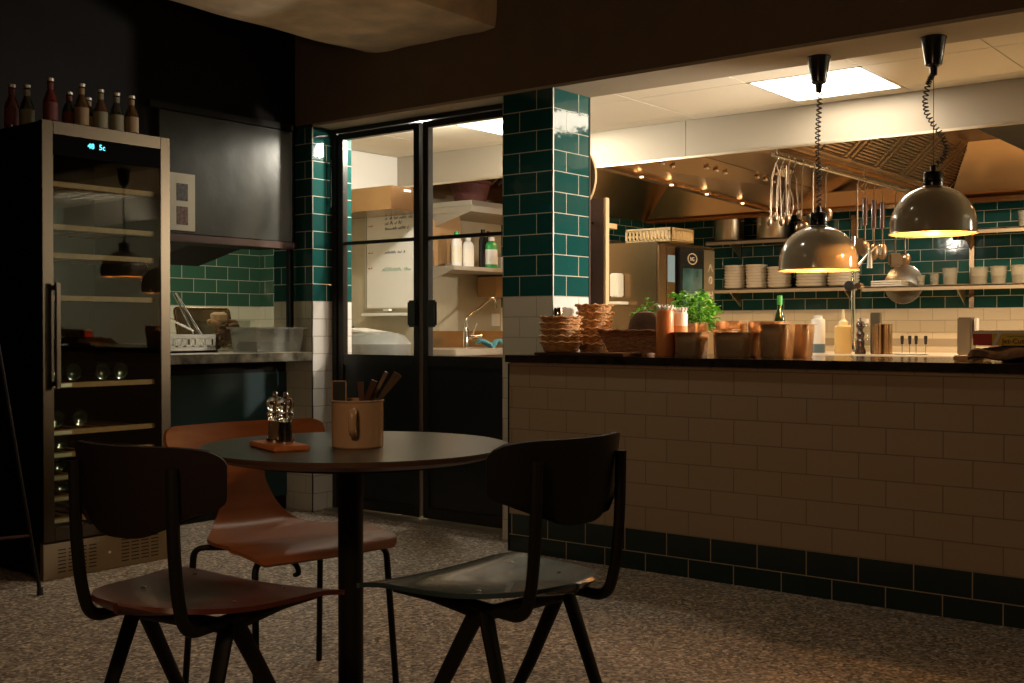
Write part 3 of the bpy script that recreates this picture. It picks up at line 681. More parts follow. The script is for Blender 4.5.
# pendant lamps
def pendant(label, x, y, zr, coil):
    t = thing('pendant_lamp', label, 'lamp', (x, y, zr), 0, 'rise and fall pendant lamps over the counter')
    r = .1645
    out = [(r + .004, 0), (r + .005, .004), (r, .008)]
    for i in range(1, 13):
        a = R(90 * i / 13); out.append((r * math.cos(a) ** .88, .03 + .160 * math.sin(a)))
    out += [(.045, .187), (.040, .190)]
    MB().lathe(out, seg=56).build('lamp_shade', 'lampout', t)
    MB().lathe([(a * .985 if a > .05 else a * .9, max(b - .003, 0.001)) for a, b in out[2:]], seg=56).build('shade_lining', 'lampin', t)
    MB().lathe([(.0, .178), (.036, .180), (.038, .188), (.038, .205), (.035, .208), (.0385, .211), (.0385, .238), (.034, .246), (.012, .250), (.010, .272), (0, .274)], seg=28).build('lamp_socket', 'blackgl', t)
    MB().ball((0, 0, .085), .045, sz=1.15).build('light_bulb', 'bulb', t)
    MB().cyl(0, 0, .12, .180, .018, 16).build('bulb_base', 'white', t)
    top = 2.2025 - zr
    MB().lathe([(0, top - .150), (.013, top - .150), (.015, top - .118), (.028, top - .112), (.032, top - .108), (.047, top - .008), (.050, top - .004), (.050, top), (0, top)], seg=28).build('ceiling_cup', 'blackgl', t)
    MB().tube([(0, 0, .272), (0, 0, top - .15)], .0013, 6).build('suspension_wire', 'black', t)
    z0, z1 = .262, top - .14
    N = 520; turns = coil[0]; pts = []
    for i in range(N + 1):
        s_ = i / N; cx, cz = coil[1](s_, z0, z1); rad = .0095 if 0.03 < s_ < .97 else .004
        # local frame in the vertical plane of the sag
        e = 1e-3; p0 = coil[1](max(0, s_ - e), z0, z1); p1 = coil[1](min(1, s_ + e), z0, z1)
        tx, tz = p1[0] - p0[0], p1[1] - p0[1]; L = math.hypot(tx, tz) or 1; tx /= L; tz /= L
        a = 2 * PI * turns * s_
        off = rad * math.cos(a); offn = rad * math.sin(a)
        dx = cx + off * tz; dz = cz - off * tx
        pts.append((dx * .786, dx * .6176 + offn, dz))
    MB().tube(pts, .0027, 6).build('coiled_cord', 'black', t)
    point('pendant_bulb_light', (x, y, zr + .028), 12.0, (1.0, .44, .13), .015)
    return t
pendant('left pendant lamp with grey dome shade on a straight coiled cord', -1.972, 4.62, 1.296, (26, lambda s, a, b: (.004 * math.sin(8 * s), a + (b - a) * s)))
def sag(s, a, b):
    # cord bunches low and sags to the right of the wire
    pts = [(0.0, a), (.045, a + .045), (.052, a + .085), (.035, a + .13), (.0, a + .17), (-.028, a + .22), (-.035, a + .27), (-.022, a + .33), (-.012, b - .02), (0, b)]
    k = s * (len(pts) - 1); i = min(int(k), len(pts) - 2); f_ = k - i
    return (pts[i][0] * (1 - f_) + pts[i + 1][0] * f_, pts[i][1] * (1 - f_) + pts[i + 1][1] * f_)
pendant('right pendant lamp hung higher, its coiled cord sagging sideways', -1.482, 4.59, 1.424, (30, sag))

# ---------------------------------------------------------------- things on the counter
ZC = .9265
def wicker_basket(label, loc, rt, rb, h, m='wicker', sx=1, group='small wicker bread baskets', rz=0):
    t = thing('bread_basket', label, 'basket', loc, rz, group)
    prof = [(0, .004), (rb * .9, .0)]
    n = 6
    for i in range(n + 1):
        k = i / n; prof.append((rb + (rt - rb) * k ** .8 + .002 * math.sin(i * 2.1), .002 + h * k))
    prof += [(rt - .006, h - .002), (rb - .004, .010), (0, .010)]
    MB().lathe(prof, seg=30, sx=sx).build('basket_body', m, t)
    rim = MB(); pts = []
    for i in range(49):
        a = 2 * PI * i / 48; pts.append(((rt + .003 * math.cos(a * 12)) * math.cos(a) * sx, (rt + .003 * math.cos(a * 12)) * math.sin(a), h + .004 * math.sin(a * 12)))
    rim.tube(pts, .0045, 6, caps=False).build('woven_rim', m, t)
ordw = ['lowest', 'second', 'third', 'fourth', 'topmost']
for i in range(5):
    wicker_basket(f'{ordw[i]} wicker basket from the bottom of the left stack on the counter', (-3.095 + rnd.uniform(-.006, .006), 4.312, ZC + .014 + i * .029), .096, .076, .046, group='wicker baskets of the left stack')
for i in range(6):
    lab = (['lowest', 'second', 'third', 'fourth', 'fifth', 'topmost'][i])
    wicker_basket(f'{lab} wicker basket from the bottom of the right taller stack', (-3.070 + rnd.uniform(-.010, .010), 4.56, ZC + i * .037), .088, .066, .050, group='wicker baskets of the right stack')
tag(MB().box(-3.19, -2.70, 4.225, 4.385, ZC, ZC + .013, .003).build('cutting_board', 'tedge'), 'thin dark red board under the left basket stack', 'board')
# rectangular bread basket with loaf
rb = thing('rectangular_bread_basket', 'wide dark wicker bread basket with flared sides', 'basket', (-2.78, 4.478, ZC + .0))
m_ = MB()
def rbf(w0, w1, d0, d1, z0, z1):
    a = [(-w0, -d0, z0), (w0, -d0, z0), (w0, d0, z0), (-w0, d0, z0)]; c_ = [(-w1, -d1, z1), (w1, -d1, z1), (w1, d1, z1), (-w1, d1, z1)]
    A = [m_.b.verts.new(p) for p in a]; B = [m_.b.verts.new(p) for p in c_]
    for k in range(4): m_.b.faces.new((A[k], A[(k + 1) % 4], B[(k + 1) % 4], B[k]))
    return A, B
A, B = rbf(.125, .165, .055, .085, .014, .112); m_.b.faces.new(A)
A2, B2 = rbf(.119, .158, .049, .078, .022, .112)
m_.b.faces.new(A2)
for k in range(4): m_.b.faces.new((B[k], B[(k + 1) % 4], B2[(k + 1) % 4], B2[k]))
m_.build('basket_body', 'wickerdk', rb)
m_ = MB(); q = [(-.165, -.085), (.165, -.085), (.165, .085), (-.165, .085), (-.165, -.085)]
pts = []
for (xa, ya), (xb, yb) in zip(q, q[1:]):
    for k in range(12): f_ = k / 12; pts.append((xa + (xb - xa) * f_, ya + (yb - ya) * f_, .114 + .003 * math.sin(k * 2.1)))
m_.tube(pts + [pts[0]], .0055, 6, caps=False).build('woven_rim', 'wickerdk', rb)
lf = thing('bread_loaf', 'dark round bread loaf standing in the wide basket', 'bread', (-2.745, 4.49, ZC + .03))
MB().lathe([(0, 0), (.06, 0), (.098, .03), (.102, .08), (.088, .135), (.055, .165), (0, .175)], seg=26, sx=.95, sy=.42).build('loaf_crust', 'bread', lf)
gm = thing('glass_shaker', 'glass shaker with chrome top behind the left basket stack', 'shaker', (-3.165, 4.385, ZC))
MB().lathe([(0, 0), (.026, 0), (.026, .17), (.022, .185), (0, .185)], seg=20).build('shaker_body', 'clear', gm)
MB().lathe([(.0235, .178), (.0245, .20), (.020, .222), (0, .228)], seg=20).build('shaker_top', 'chrome', gm)
def squeeze(name, label, x, y, r, h, body, cap, z=ZC, nozzle=True, low=None, group=None):
    t = thing(name, label, 'bottle', (x, y, z), 0, group)
    MB().lathe([(0, 0), (r * .95, 0), (r, .006), (r, h * .93), (r * .9, h * .97), (r * .5, h), (0, h)], seg=26).build('bottle_body', body, t)
    if low: MB().lathe([(r + .0008, .004), (r + .0008, low)], seg=26).build('liquid_band', 'blue' if low < .06 else 'peach', t)
    if cap == 'jag':
        m_ = MB()
        for k in range(9):
            a = 2 * PI * k / 9; m_.tube([(r * .6 * math.cos(a), r * .6 * math.sin(a), h * .96), (r * .95 * math.cos(a), r * .95 * math.sin(a), h + .018)], [.009, .003], 6)
        m_.lathe([(0, h), (r * .7, h), (r * .5, h + .012), (0, h + .012)]).build('crumpled_wrap_cap', 'white', t)
    elif nozzle: MB().lathe([(r * .55, h - .002), (r * .5, h + .02), (.010, h + .03), (.006, h + .09), (0, h + .09)], seg=18).build('nozzle', cap, t)
    else: MB().lathe([(r * .62, h - .01), (r * .6, h + .014), (0, h + .016)], seg=18).build('bottle_cap', cap, t)
    return t
squeeze('sauce_bottle', 'orange sauce bottle with crumpled white top, front of the pair', -2.592, 4.40, .040, .210, 'orange', 'jag')
squeeze('sauce_bottle', 'pale peach sauce bottle just behind the orange one', -2.560, 4.475, .034, .200, 'filmw', 'jag', low=.135)
# basil
def basil(label, x, y, z, R0, h, n, seed):
    rr = random.Random(seed)
    t = thing('basil_plant', label, 'plant', (x, y, z))
    MB().lathe([(0, 0), (.045, 0), (.058, .095), (.062, .097), (.062, .112), (.056, .112), (.052, .10), (0, .10)], seg=28).build('plant_pot', 'pot', t)
    st = MB(); lv = MB()
    for i in range(n):
        a = rr.uniform(0, 2 * PI); q = rr.random() ** .5; zz = .12 + rr.random() * h * (1 - .55 * q * q)
        p = Vector((R0 * q * math.cos(a), R0 * q * math.sin(a), zz))
        if i % 7 == 0: st.tube([(p.x * .2, p.y * .2, .10), p], .0018, 5)
        L = rr.uniform(.028, .046); wd = L * .36; d = Vector((math.cos(a + rr.uniform(-1, 1)), math.sin(a + rr.uniform(-1, 1)), rr.uniform(-.5, .6))).normalized()
        u = d.cross(Vector((rr.uniform(-.3, .3), rr.uniform(-.3, .3), 1))).normalized(); nn = u.cross(d)
        pr = [p, p + d * L * .3 + u * wd + nn * .004, p + d * L * .7 + u * wd * .8 + nn * .003, p + d * L - nn * .006, p + d * L * .7 - u * wd * .8 + nn * .003, p + d * L * .3 - u * wd + nn * .004]
        mid = [p + d * L * .3 - nn * .003, p + d * L * .7 - nn * .003]
        V = [lv.b.verts.new(c_) for c_ in pr]; W = [lv.b.verts.new(c_) for c_ in mid]
        for f_ in ((V[0], V[1], W[0]), (V[1], V[2], W[1], W[0]), (V[2], V[3], W[1]), (V[3], V[4], W[1]), (V[4], V[5], W[0], W[1]), (V[5], V[0], W[0])): lv.b.faces.new(f_)
    st.build('stems', 'stem', t); o = lv.build('foliage', 'leaf', t, smooth=False)
basil('bushy green basil plant behind the sauce bottles', -2.70, 4.83, ZC, .130, .20, 460, 3)
basil('smaller sprig of basil peeking out left of the sauce bottles', -2.87, 4.70, ZC, .050, .15, 120, 5)
# steel pans
def gastro(name, label, x, y, w_, d_, h, taper=.86, rz=0, group='small steel food pans on the counter', z=ZC):
    t = thing(name, label, 'food pan', (x, y, z), rz, group)
    m_ = MB(); seg = 32
    def ring(a, b, zz, p=4.0):
        return [m_.b.verts.new((a * math.copysign(abs(math.cos(2 * PI * k / seg)) ** (2 / p), math.cos(2 * PI * k / seg)), b * math.copysign(abs(math.sin(2 * PI * k / seg)) ** (2 / p), math.sin(2 * PI * k / seg)), zz)) for k in range(seg)]
    L = [(taper * w_ * .93, taper * d_ * .93, 0), (taper * w_, taper * d_, .006), (w_ * .95, d_ * .95, h * .72), (w_ * .965, d_ * .965, h * .74), (w_ * .97, d_ * .97, h - .003), (w_ + .008, d_ + .008, h - .002), (w_ + .008, d_ + .008, h), (w_ * .95, d_ * .95, h), (taper * w_ * .97, taper * d_ * .97, .008)]
    RG = [ring(*l) for l in L]
    m_.b.faces.new(RG[0][::-1])
    for a, b_ in zip(RG, RG[1:]):
        for k in range(seg): m_.b.faces.new((a[k], a[(k + 1) % seg], b_[(k + 1) % seg], b_[k]))
    m_.b.faces.new(RG[-1])
    m_.build('pan_body', 'copper', t)
    return t
gastro('steel_food_pan', 'low steel food pan nearest the sauce bottles', -2.475, 4.43, .072, .055, .108)
gastro('steel_food_pan', 'low wide steel food pan in the middle of the front row', -2.262, 4.44, .098, .062, .108)
gastro('tall_steel_food_pan', 'tall steel food pan at the right end of the pans', -2.095, 4.48, .070, .065, .142, .84)
gastro('steel_food_pan', 'narrow shaded steel pan between the two front pans', -2.385, 4.58, .050, .055, .120, .9)
gastro('steel_food_pan', 'steel pan behind the leftmost front pan', -2.585, 4.66, .055, .05, .150)
gastro('steel_food_pan', 'steel pan in the back row behind the wide pan', -2.43, 4.72, .065, .06, .158)
gastro('steel_food_pan', 'wide steel pan in the back row, right of centre', -2.26, 4.74, .085, .06, .155)
gastro('tall_steel_food_pan', 'food pan mostly hidden behind the tall steel pan', -2.085, 4.66, .070, .055, .142)
# green bottle
gb = thing('wine_bottle_upright', 'dark green bottle with green cap behind the tall steel pan', 'bottle', (-2.285, 4.915, ZC)); gb.scale = (.82, .82, .95)
MB().lathe([(0, 0), (.028, 0), (.030, .01), (.030, .17), (.024, .20), (.013, .225), (.012, .275), (.014, .277), (.014, .285), (0, .285)], seg=24).build('bottle_body', 'greenb', gb)
MB().lathe([(.0135, .245), (.0148, .245), (.0148, .290), (0, .291)], seg=18).build('green_cap', 'greencap', gb)
MB().lathe([(.0306, .05), (.0306, .14)], seg=24).build('bottle_label', 'filmw', gb)
# film box, cloth basket, small tray
st = thing('film_basket', 'dark brown cloth lined basket at the right end of the counter', 'basket', (-1.075, 4.50, ZC))
def cov(u, v):
    e = min(1, u / .16, (1 - u) / .16, v / .2, (1 - v) / .2); e = math.sin(PI / 2 * max(0, e)) ** .6
    return (-.20 + .44 * u - .012 * math.sin(11 * v), -.16 + .32 * v, .016 + .040 * e + .006 * math.sin(17 * u + 9 * v) + .004 * math.sin(31 * v))
MB().grid(cov, 36, 24, .010).build('cloth_cover', 'cloth', st)
MB().lathe([(0, 0), (.13, 0), (.16, .016), (.185, .036), (.175, .036), (0, .012)], (.02, 0, 0), 30, sx=1.05, sy=.75).build('basket_body', 'cloth', st)
fb = thing('cling_film_box', 'yellow and red cling film box lying on the cloth', 'box', (-1.08, 4.43, ZC + .061), R(2))
MB().box(-.19, .30, -.028, .028, 0, .055, .002).build('carton', 'filmy', fb)
MB().box(-.1915, -.125, -.0287, .0287, -.0005, .044).build('red_end_panel', 'filmr', fb)
m_ = MB(); m_.box(-.1917, .3002, -.0288, .0288, .043, .0557); m_.poly([(-.125, -.0290, 0), (-.112, -.0290, 0), (-.092, -.0290, .043), (-.105, -.0290, .043)], .0005, (0, -1, 0)); m_.build('white_band', 'filmw', fb)
text('film_lettering', 'Jet-Cut', .026, 'darktext', frame_m((-.090, -.0292, .008), (1, 0, 0), (0, 0, 1)), fb)
m_ = MB(); rr = random.Random(12)
m_.tube([(-.075 + k * .0035, -.0293, .0345 + rr.uniform(-.0025, .0025)) for k in range(22)], .0009, 4); m_.build('green_print', 'greentext', fb)
MB().poly([(.06, -.0291, .004), (.09, -.0291, .0), (.11, -.0291, .02), (.10, -.0291, .04), (.075, -.0291, .036), (.055, -.0291, .018)], .0004, (0, -1, 0)).build('red_motif', 'filmr', fb)
tag(MB().box(-1.345, -1.235, 4.40, 4.52, ZC, ZC + .022, .004).build('small_steel_tray', 'copper'), 'small shallow steel tray left of the cloth basket', 'tray')

# ================================================================ KITCHEN WORKTOPS BEHIND
def bench(label, x0, x1, y0, y1, top=.90, m='steelw'):
    t = thing('steel_worktop_bench', label, 'worktop', (x0, y0, 0))
    MB().box(0, x1 - x0, 0, y1 - y0, top - .04, top, .003).build('bench_top', m, t)
    n = max(1, int((x1 - x0) / .75)); wq = (x1 - x0) / n
    for i in range(n):
        d = MB().box(i * wq + .004, (i + 1) * wq - .004, .02, y1 - y0 - .02, .1, top - .045, .003).build('cabinet_body', 'steel', t)
        MB().tube([(i * wq + .1, .005, top - .12), ((i + 1) * wq - .1, .005, top - .12)], .006, 6).build('cabinet_handle', 'chrome', d)
    MB().box(.03, x1 - x0 - .03, .06, y1 - y0 - .06, 0, .1).build('plinth', 'black', t)
bench('pale steel worktop island in the middle of the kitchen', -3.0, 1.2, 6.10, 7.0, .905, 'lightstone')
bench('steel worktop along the tiled back wall', -5.3, 2.2, 9.12, 9.78, .90, 'lightstone')
struct(MB().box(-5.3, 2.2, 9.765, 9.798, .901, .965).build('trim_upstand', 'steelw'))
ZI = .9055
squeeze('squeeze_bottle', 'white squeeze bottle with grey blue contents on the island', -2.702, 6.33, .040, .205, 'white', 'white', ZI, False, low=.055)
sb = squeeze('squeeze_bottle', 'yellow squeeze bottle with pale pointed nozzle on the island', -2.551, 6.33, .048, .165, 'yellow', 'paleyel', ZI, True)
jr = thing('glass_jar', 'clear glass jar left of the dark pepper mill', 'jar', (-2.468, 6.42, ZI))
MB().lathe([(0, 0), (.036, 0), (.036, .15), (.028, .165), (.028, .18)], seg=22).build('jar_body', 'clear', jr)
MB().lathe([(.030, .175), (.031, .2), (0, .202)], seg=22).build('jar_lid', 'white', jr)
pm = thing('pepper_mill_tall', 'tall dark wooden pepper mill on the kitchen island', 'grinder', (-2.430, 6.28, ZI))
MB().lathe([(0, 0), (.030, 0), (.031, .02), (.022, .04), (.024, .075), (.017, .085), (.022, .10), (.024, .115), (.015, .128), (.014, .14), (.024, .152), (.025, .168), (.016, .185), (0, .190)], seg=24).build('mill_body', 'pepper', pm)
MB().lathe([(0, .188), (.007, .19), (.008, .2), (0, .206)], seg=12).build('metal_knob', 'chrome', pm)
tag(MB().box(-2.405, -2.350, 6.36, 6.40, ZI, ZI + .235, .004).build('steel_utensil_rest', 'dispenser'), 'upright flat steel block right of the pepper mill', 'steel block')
for k, (x, y) in enumerate(((-2.340, 6.30), (-2.290, 6.32))):
    tag(MB().lathe([(0, 0), (.027, 0), (.027, .168), (.025, .170), (.025, .02), (0, .02)], (x, y, ZI), 22).build('steel_cylinder', 'steelwarm'), ['steel tube canister, left of a pair', 'steel tube canister, right of a pair'][k] + ' on the island', 'canister', 'steel tube canisters on the island')
hh = thing('knob_plate', 'flat pale plate holding four black tipped skewers', 'plate', (-2.16, 6.32, ZI))
MB().lathe([(0, 0), (.085, 0), (.095, .006), (0, .008)], seg=28).build('plate_disc', 'white', hh)
for k, x in enumerate((-2.207, -2.165, -2.13, -2.078)):
    t = thing('marker_skewer', ['leftmost', 'second', 'third', 'rightmost'][k] + ' black tipped skewer standing on the pale plate', 'skewer', (x, 6.32, ZI + .008), 0, 'black tipped skewers')
    MB().tube([(0, 0, 0), (0, 0, .06)], .0022, 6).build('pin', 'chrome', t)
    MB().lathe([(0, .048), (.007, .050), (.010, .088), (.008, .096), (0, .098)], seg=12).build('black_tip', 'rubber', t)
for k, (x, y, h) in enumerate(((-2.86, 6.45, .09), (-2.78, 6.52, .12), (-2.84, 6.30, .07))):
    tag(MB().lathe([(0, 0), (.032, 0), (.036, h), (.033, h), (.029, .006), (0, .006)], (x, y, ZI), 18).build('drinking_glass', 'acrylic'), ['low glass behind the tall pan', 'taller glass at the back of the island', 'lowest glass in front, left of the white bottle'][k], 'glass', 'small glasses on the island')
ds = thing('steel_dispenser', 'rounded steel dispenser on the back of the island below the tiles', 'dispenser', (-1.92, 6.35, ZI))
MB().box(0, .075, 0, .09, 0, .205, .006).build('dispenser_and_reflection_body', 'dispenser', ds)
MB().lathe([(0, .09), (.022, .09), (.022, .19), (.018, .2), (0, .2)], (.088, .045, 0), 16, sx=.6).build('white_side', 'white', ds)

# rinse tap standing at island, with spray arm
rt = thing('pre_rinse_tap', 'tall chrome rinse tap with black knob and spray arm', 'tap', (-2.725, 7.0, .905))
rt.location = (-2.725, 6.92, .905)
MB().tube([(0, 0, 0), (0, 0, .72)], .014, 12).build('riser_pipe', 'chrome', rt)
MB().lathe([(0, 0), (.03, 0), (.028, .02), (.016, .06), (0, .06)], seg=18).build('tap_base', 'chrome', rt)
MB().lathe([(0, -.03), (.030, -.03), (.032, .02), (0, .03)], (-.012, -.02, .41), 18, rot=Matrix.Rotation(PI / 2, 3, 'X')).build('black_knob', 'rubber', rt)
MB().lathe([(0, -.03), (.020, -.03), (.020, .03), (0, .03)], (.045, -.01, .41), 16, rot=Matrix.Rotation(PI / 2, 3, 'X')).build('steel_valve', 'chrome', rt)
MB().tube(roundpath([(0, 0, .50), (.07, 0, .58), (.145, 0, .66), (.17, 0, .66), (.17, 0, .60)], .03), .009, 10).build('spray_arm', 'chrome', rt)
MB().lathe([(0, .50), (.018, .50), (.014, .58), (.010, .61), (0, .61)], (.105, 0, .02), 14).build('spray_head', 'alu', rt)

# ================================================================ BACK WALL SHELVES
def shelf(label, x0, x1, z, y0=9.48, brk=()):
    t = thing('wall_shelf', label, 'shelf', (x0, y0, z))
    W = x1 - x0
    m_ = MB(); m_.box(0, W, 0, 9.80 - y0, -.012, 0, .001); m_.box(0, W, 0, .004, -.040, 0, .001); m_.build('shelf_board', 'steelw', t)
    for xb in brk:
        MB().poly([(xb - x0, .31, -.012), (xb - x0, .05, -.012), (xb - x0, .31, -.16)], .006, (1, 0, 0)).build('bracket', 'steel', t)
shelf('upper steel shelf at the left of the back wall, holding pots', -5.15, -3.95, 1.862, brk=(-4.95, -4.1))
shelf('steel shelf holding stacks of white plates', -5.15, -3.70, 1.415, brk=(-4.95, -3.85))
shelf('steel shelf holding small food tubs on the right', -3.66, -.9, 1.405, brk=(-2.9, -1.3))
shelf('upper steel shelf at the far right behind the right lamp', -3.10, -.9, 1.852, brk=(-2.85, -1.3))
tag(MB().box(-2.86, -2.82, 9.775, 9.799, 1.22, 2.05, .001).build('shelf_upright', 'steelwarm'), 'vertical steel shelf upright on the back tiles', 'upright')
tag(MB().box(-3.87, -3.83, 9.775, 9.799, 1.22, 2.05, .001).build('shelf_upright', 'steelwarm'), 'vertical steel upright left of the round lid', 'upright')
def stockpot(label, x, r, h, z=1.8625, y=9.63):
    t = thing('stock_pot', label, 'pot', (x, y, z), 0, 'steel pots on the upper shelf')
    MB().lathe([(0, 0), (r * .98, 0), (r, .005), (r, h), (r + .004, h + .003), (r - .003, h + .003), (r - .003, .01), (0, .01)], seg=36).build('pot_body', 'steel', t)
    for sx in (-1, 1): MB().tube(roundpath([(sx * r, -.03, h * .8), (sx * (r + .03), -.03, h * .82), (sx * (r + .03), .03, h * .82), (sx * r, .03, h * .8)], .015), .004, 6).build('pot_handle', 'chrome', t)
stockpot('tall steel stock pot at the left end of the upper shelf', -4.985, .135, .225)
stockpot('steel stock pot right of the first on the upper shelf', -4.54, .150, .215)
stockpot('smaller steel pot behind the left lamp on the upper shelf', -4.17, .105, .18)
def platestack(label, x, r, n, z=1.4155, y=9.63, p=.030):
    for i in range(n):
        t = MB().lathe([(0, 0), (r * .60, 0), (r * .90, .010), (r * .985, .024), (r, .033), (r * .985, .034), (r * .95, .026), (r * .86, .014), (r * .5, .006), (0, .006)], (x + rnd.uniform(-.003, .003), y, z + i * .0265), 28).build('plate', 'porcelain')
        o = ('bottom plate', 'second plate', 'third plate', 'fourth plate', 'fifth plate', 'sixth plate', 'seventh plate', 'eighth plate', 'ninth plate', 'top plate')
        nm = o[i] if i < n - 1 else 'top plate'
        tag(t, f'white {nm} of the {label} on the plate shelf', 'plate', 'white plates in the ' + label)
for lab, x, r, n in (('leftmost plate stack', -4.925, .098, 8), ('second plate stack from the left', -4.705, .100, 8), ('third plate stack from the left', -4.480, .108, 7), ('fourth plate stack, below the lamp', -4.170, .140, 5), ('fifth plate stack, below the lamp', -3.880, .138, 5)):
    platestack(lab, x, r, n)
# tubs
def tub(label, x, w_, h, z=1.4055, m='frost', y=9.60):
    t = thing('food_tub', label, 'tub', (x, y, z), 0, 'clear food tubs on the right shelf')
    m_ = MB(); m_.lathe([(0, 0), (w_ * .82, 0), (w_, h), (w_ + .008, h), (w_ + .008, h + .006), (w_ - .004, h + .004), (w_ * .8, .006), (0, .006)], seg=24)
    m_.build('tub_body', m, t)
    MB().lathe([(0, .008), (w_ * .76, .008), (w_ * .86, h * .5), (0, h * .5)], seg=20).build('contents', 'dispenser', t)
tub('dark glass at the left of the right shelf', -3.20, .036, .085)
tub('small clear cup second from the left on the right shelf', -3.085, .038, .092)
tub('brown tinted food tub left of the shelf upright', -2.96, .062, .135)
tub('clear food tub just right of the shelf upright', -2.73, .072, .135)
tub('third large clear food tub from the left on the shelf', -2.58, .066, .138)
tub('clear food tub at the right end near the photo edge', -2.42, .070, .142)
tub('clear jar on the upper right shelf at the photo edge', -2.40, .035, .125, 1.8525)
for k in range(3):
    tag(MB().box(-3.60, -3.34 + .0 * k, 9.53, 9.72, 1.4055 + k * .018, 1.4055 + k * .018 + .014, .004).build('serving_tray', 'white'), ['lowest', 'middle', 'topmost'][k] + ' white tray stacked on the right shelf', 'tray', 'white trays on the right shelf')
ld = thing('round_steel_lid', 'large round steel lid leaning against the dark tiles', 'lid', (-3.395, 9.755, 1.26))
MB().lathe([(0, -.012), (.06, -.010), (.165, 0), (.17, .004), (.165, .006), (0, -.002)], (0, 0, .17), 44, rot=Matrix.Rotation(R(86), 3, 'X')).build('lid_disc', 'lidm', ld)
MB().tube(roundpath([(-.03, -.01, .17), (-.03, -.04, .17), (.03, -.04, .17), (.03, -.01, .17)], .01), .005, 6).build('lid_handle', 'chrome', ld)

# ================================================================ HOOD
hood = thing('extraction_hood', 'huge brushed steel extraction hood over the kitchen', 'extractor hood', (0, 0, 0))
MB().box(-5.83, -3.43, 6.06, 6.075, 2.08, 2.345).build('fascia_panel', 'steelw', hood)
MB().box(-3.427, 2.3, 6.06, 6.075, 2.08, 2.345).build('fascia_panel', 'steelw', hood)
MB().box(-5.83, 2.3, 6.045, 6.06, 2.072, 2.085).build('lower_lip', 'steel', hood)
def quadp(name, pts, m='steelhood', th=.01, d=(0, 0, 1)): return MB().poly(pts, th, d).build(name, m, hood, smooth=False)
# left bay slope, bay ceiling, dividing gutter, main slope, filter slope, back slope, top
quadp('left_slope', [(-5.82, 6.08, 2.08), (-5.82, 9.5, 2.08), (-5.35, 9.3, 2.42), (-5.35, 6.08, 2.42)])
quadp('left_bay_top', [(-5.35, 6.08, 2.42), (-5.35, 9.3, 2.42), (-4.55, 9.3, 2.42), (-4.15, 6.08, 2.42)])
quadp('left_bay_back', [(-5.82, 9.5, 2.08), (-4.47, 9.5, 2.08), (-4.55, 9.2, 2.42), (-5.35, 9.2, 2.42)])
gtr = MB(); gtr.poly([(-4.09, 6.08, 2.075), (-4.03, 6.08, 2.075), (-4.40, 9.5, 2.075), (-4.46, 9.5, 2.075)], .36, (0, 0, 1)); gtr.build('gutter_beam', 'steelwarm', hood, smooth=False)
quadp('main_slope', [(-4.03, 6.08, 2.10), (-3.72, 6.08, 2.22), (-3.95, 9.5, 2.22), (-4.40, 9.5, 2.10)])
quadp('main_slope', [(-3.715, 6.08, 2.222), (-3.30, 6.08, 2.38), (-3.30, 9.5, 2.38), (-3.945, 9.5, 2.222)])
quadp('baffle_left_face', [(-3.30, 6.08, 2.38), (-2.98, 6.08, 2.13), (-2.98, 9.5, 2.13), (-3.30, 9.5, 2.38)])
MB().box(-3.0, -2.93, 6.08, 9.5, 2.10, 2.13, .004).build('baffle_gutter', 'steelwarm', hood)
quadp('filter_slope', [(-2.93, 6.08, 2.13), (-2.60, 6.08, 2.45), (-2.60, 8.85, 2.45), (-2.93, 9.45, 2.13)])
quadp('back_slope', [(-2.93, 9.5, 2.10), (2.3, 9.5, 2.10), (2.3, 8.85, 2.45), (-2.60, 8.85, 2.45)])
quadp('back_slope', [(-4.46, 9.5, 2.08), (-2.95, 9.5, 2.08), (-2.95, 9.42, 2.22), (-4.46, 9.42, 2.22)])
quadp('hood_top', [(-2.60, 6.08, 2.452), (2.3, 6.08, 2.452), (2.3, 8.85, 2.452), (-2.60, 8.85, 2.452)])
MB().box(-5.82, 2.3, 9.5, 9.53, 2.06, 2.5).build('rear_rim', 'steelwarm', hood)
MB().box(-5.82, 2.3, 9.47, 9.53, 2.055, 2.085, .003).build('rear_lip', 'steelwarm', hood)
# grease filters on the filter slope
sx_, sz_ = .33, .32; L_ = math.hypot(sx_, sz_)
for i in range(6):
    y0 = 6.25 + i * .52
    m_ = MB()
    for k in range(14):
        f0 = .18 + k * .052
        for ff in (f0,):
            P = lambda y, f: Vector((-2.93 + sx_ * f + .006, y, 2.13 + sz_ * f - .006))
            a, b_ = P(y0 + .03, ff), P(y0 + .40, ff)
            m_.tube([a, b_], .0032, 5)
    fo = m_.build('grease_filter', 'filt', hood)
    P = lambda y, f: Vector((-2.93 + sx_ * f + .010, y, 2.13 + sz_ * f - .010))
    m_ = MB(); m_.tube([P(y0, .12), P(y0, .95)], .005, 6); m_.tube([P(y0 + .43, .12), P(y0 + .43, .95)], .005, 6); m_.tube([P(y0, .12), P(y0 + .43, .12)], .005, 6); m_.build('filter_frame', 'filt', fo)
MB().box(-2.13, -1.25, 6.10, 8.80, 2.30, 2.45, .004).build('filter_bank', 'black', hood)
# vent grille on the left slope
m_ = MB()
for k in range(10):
    yy = 6.95 + k * .085
    m_.tube([(-5.66, yy, 2.185), (-5.50, yy, 2.30)], .010, 5)
m_.build('side_vent_grille', 'alu', hood)
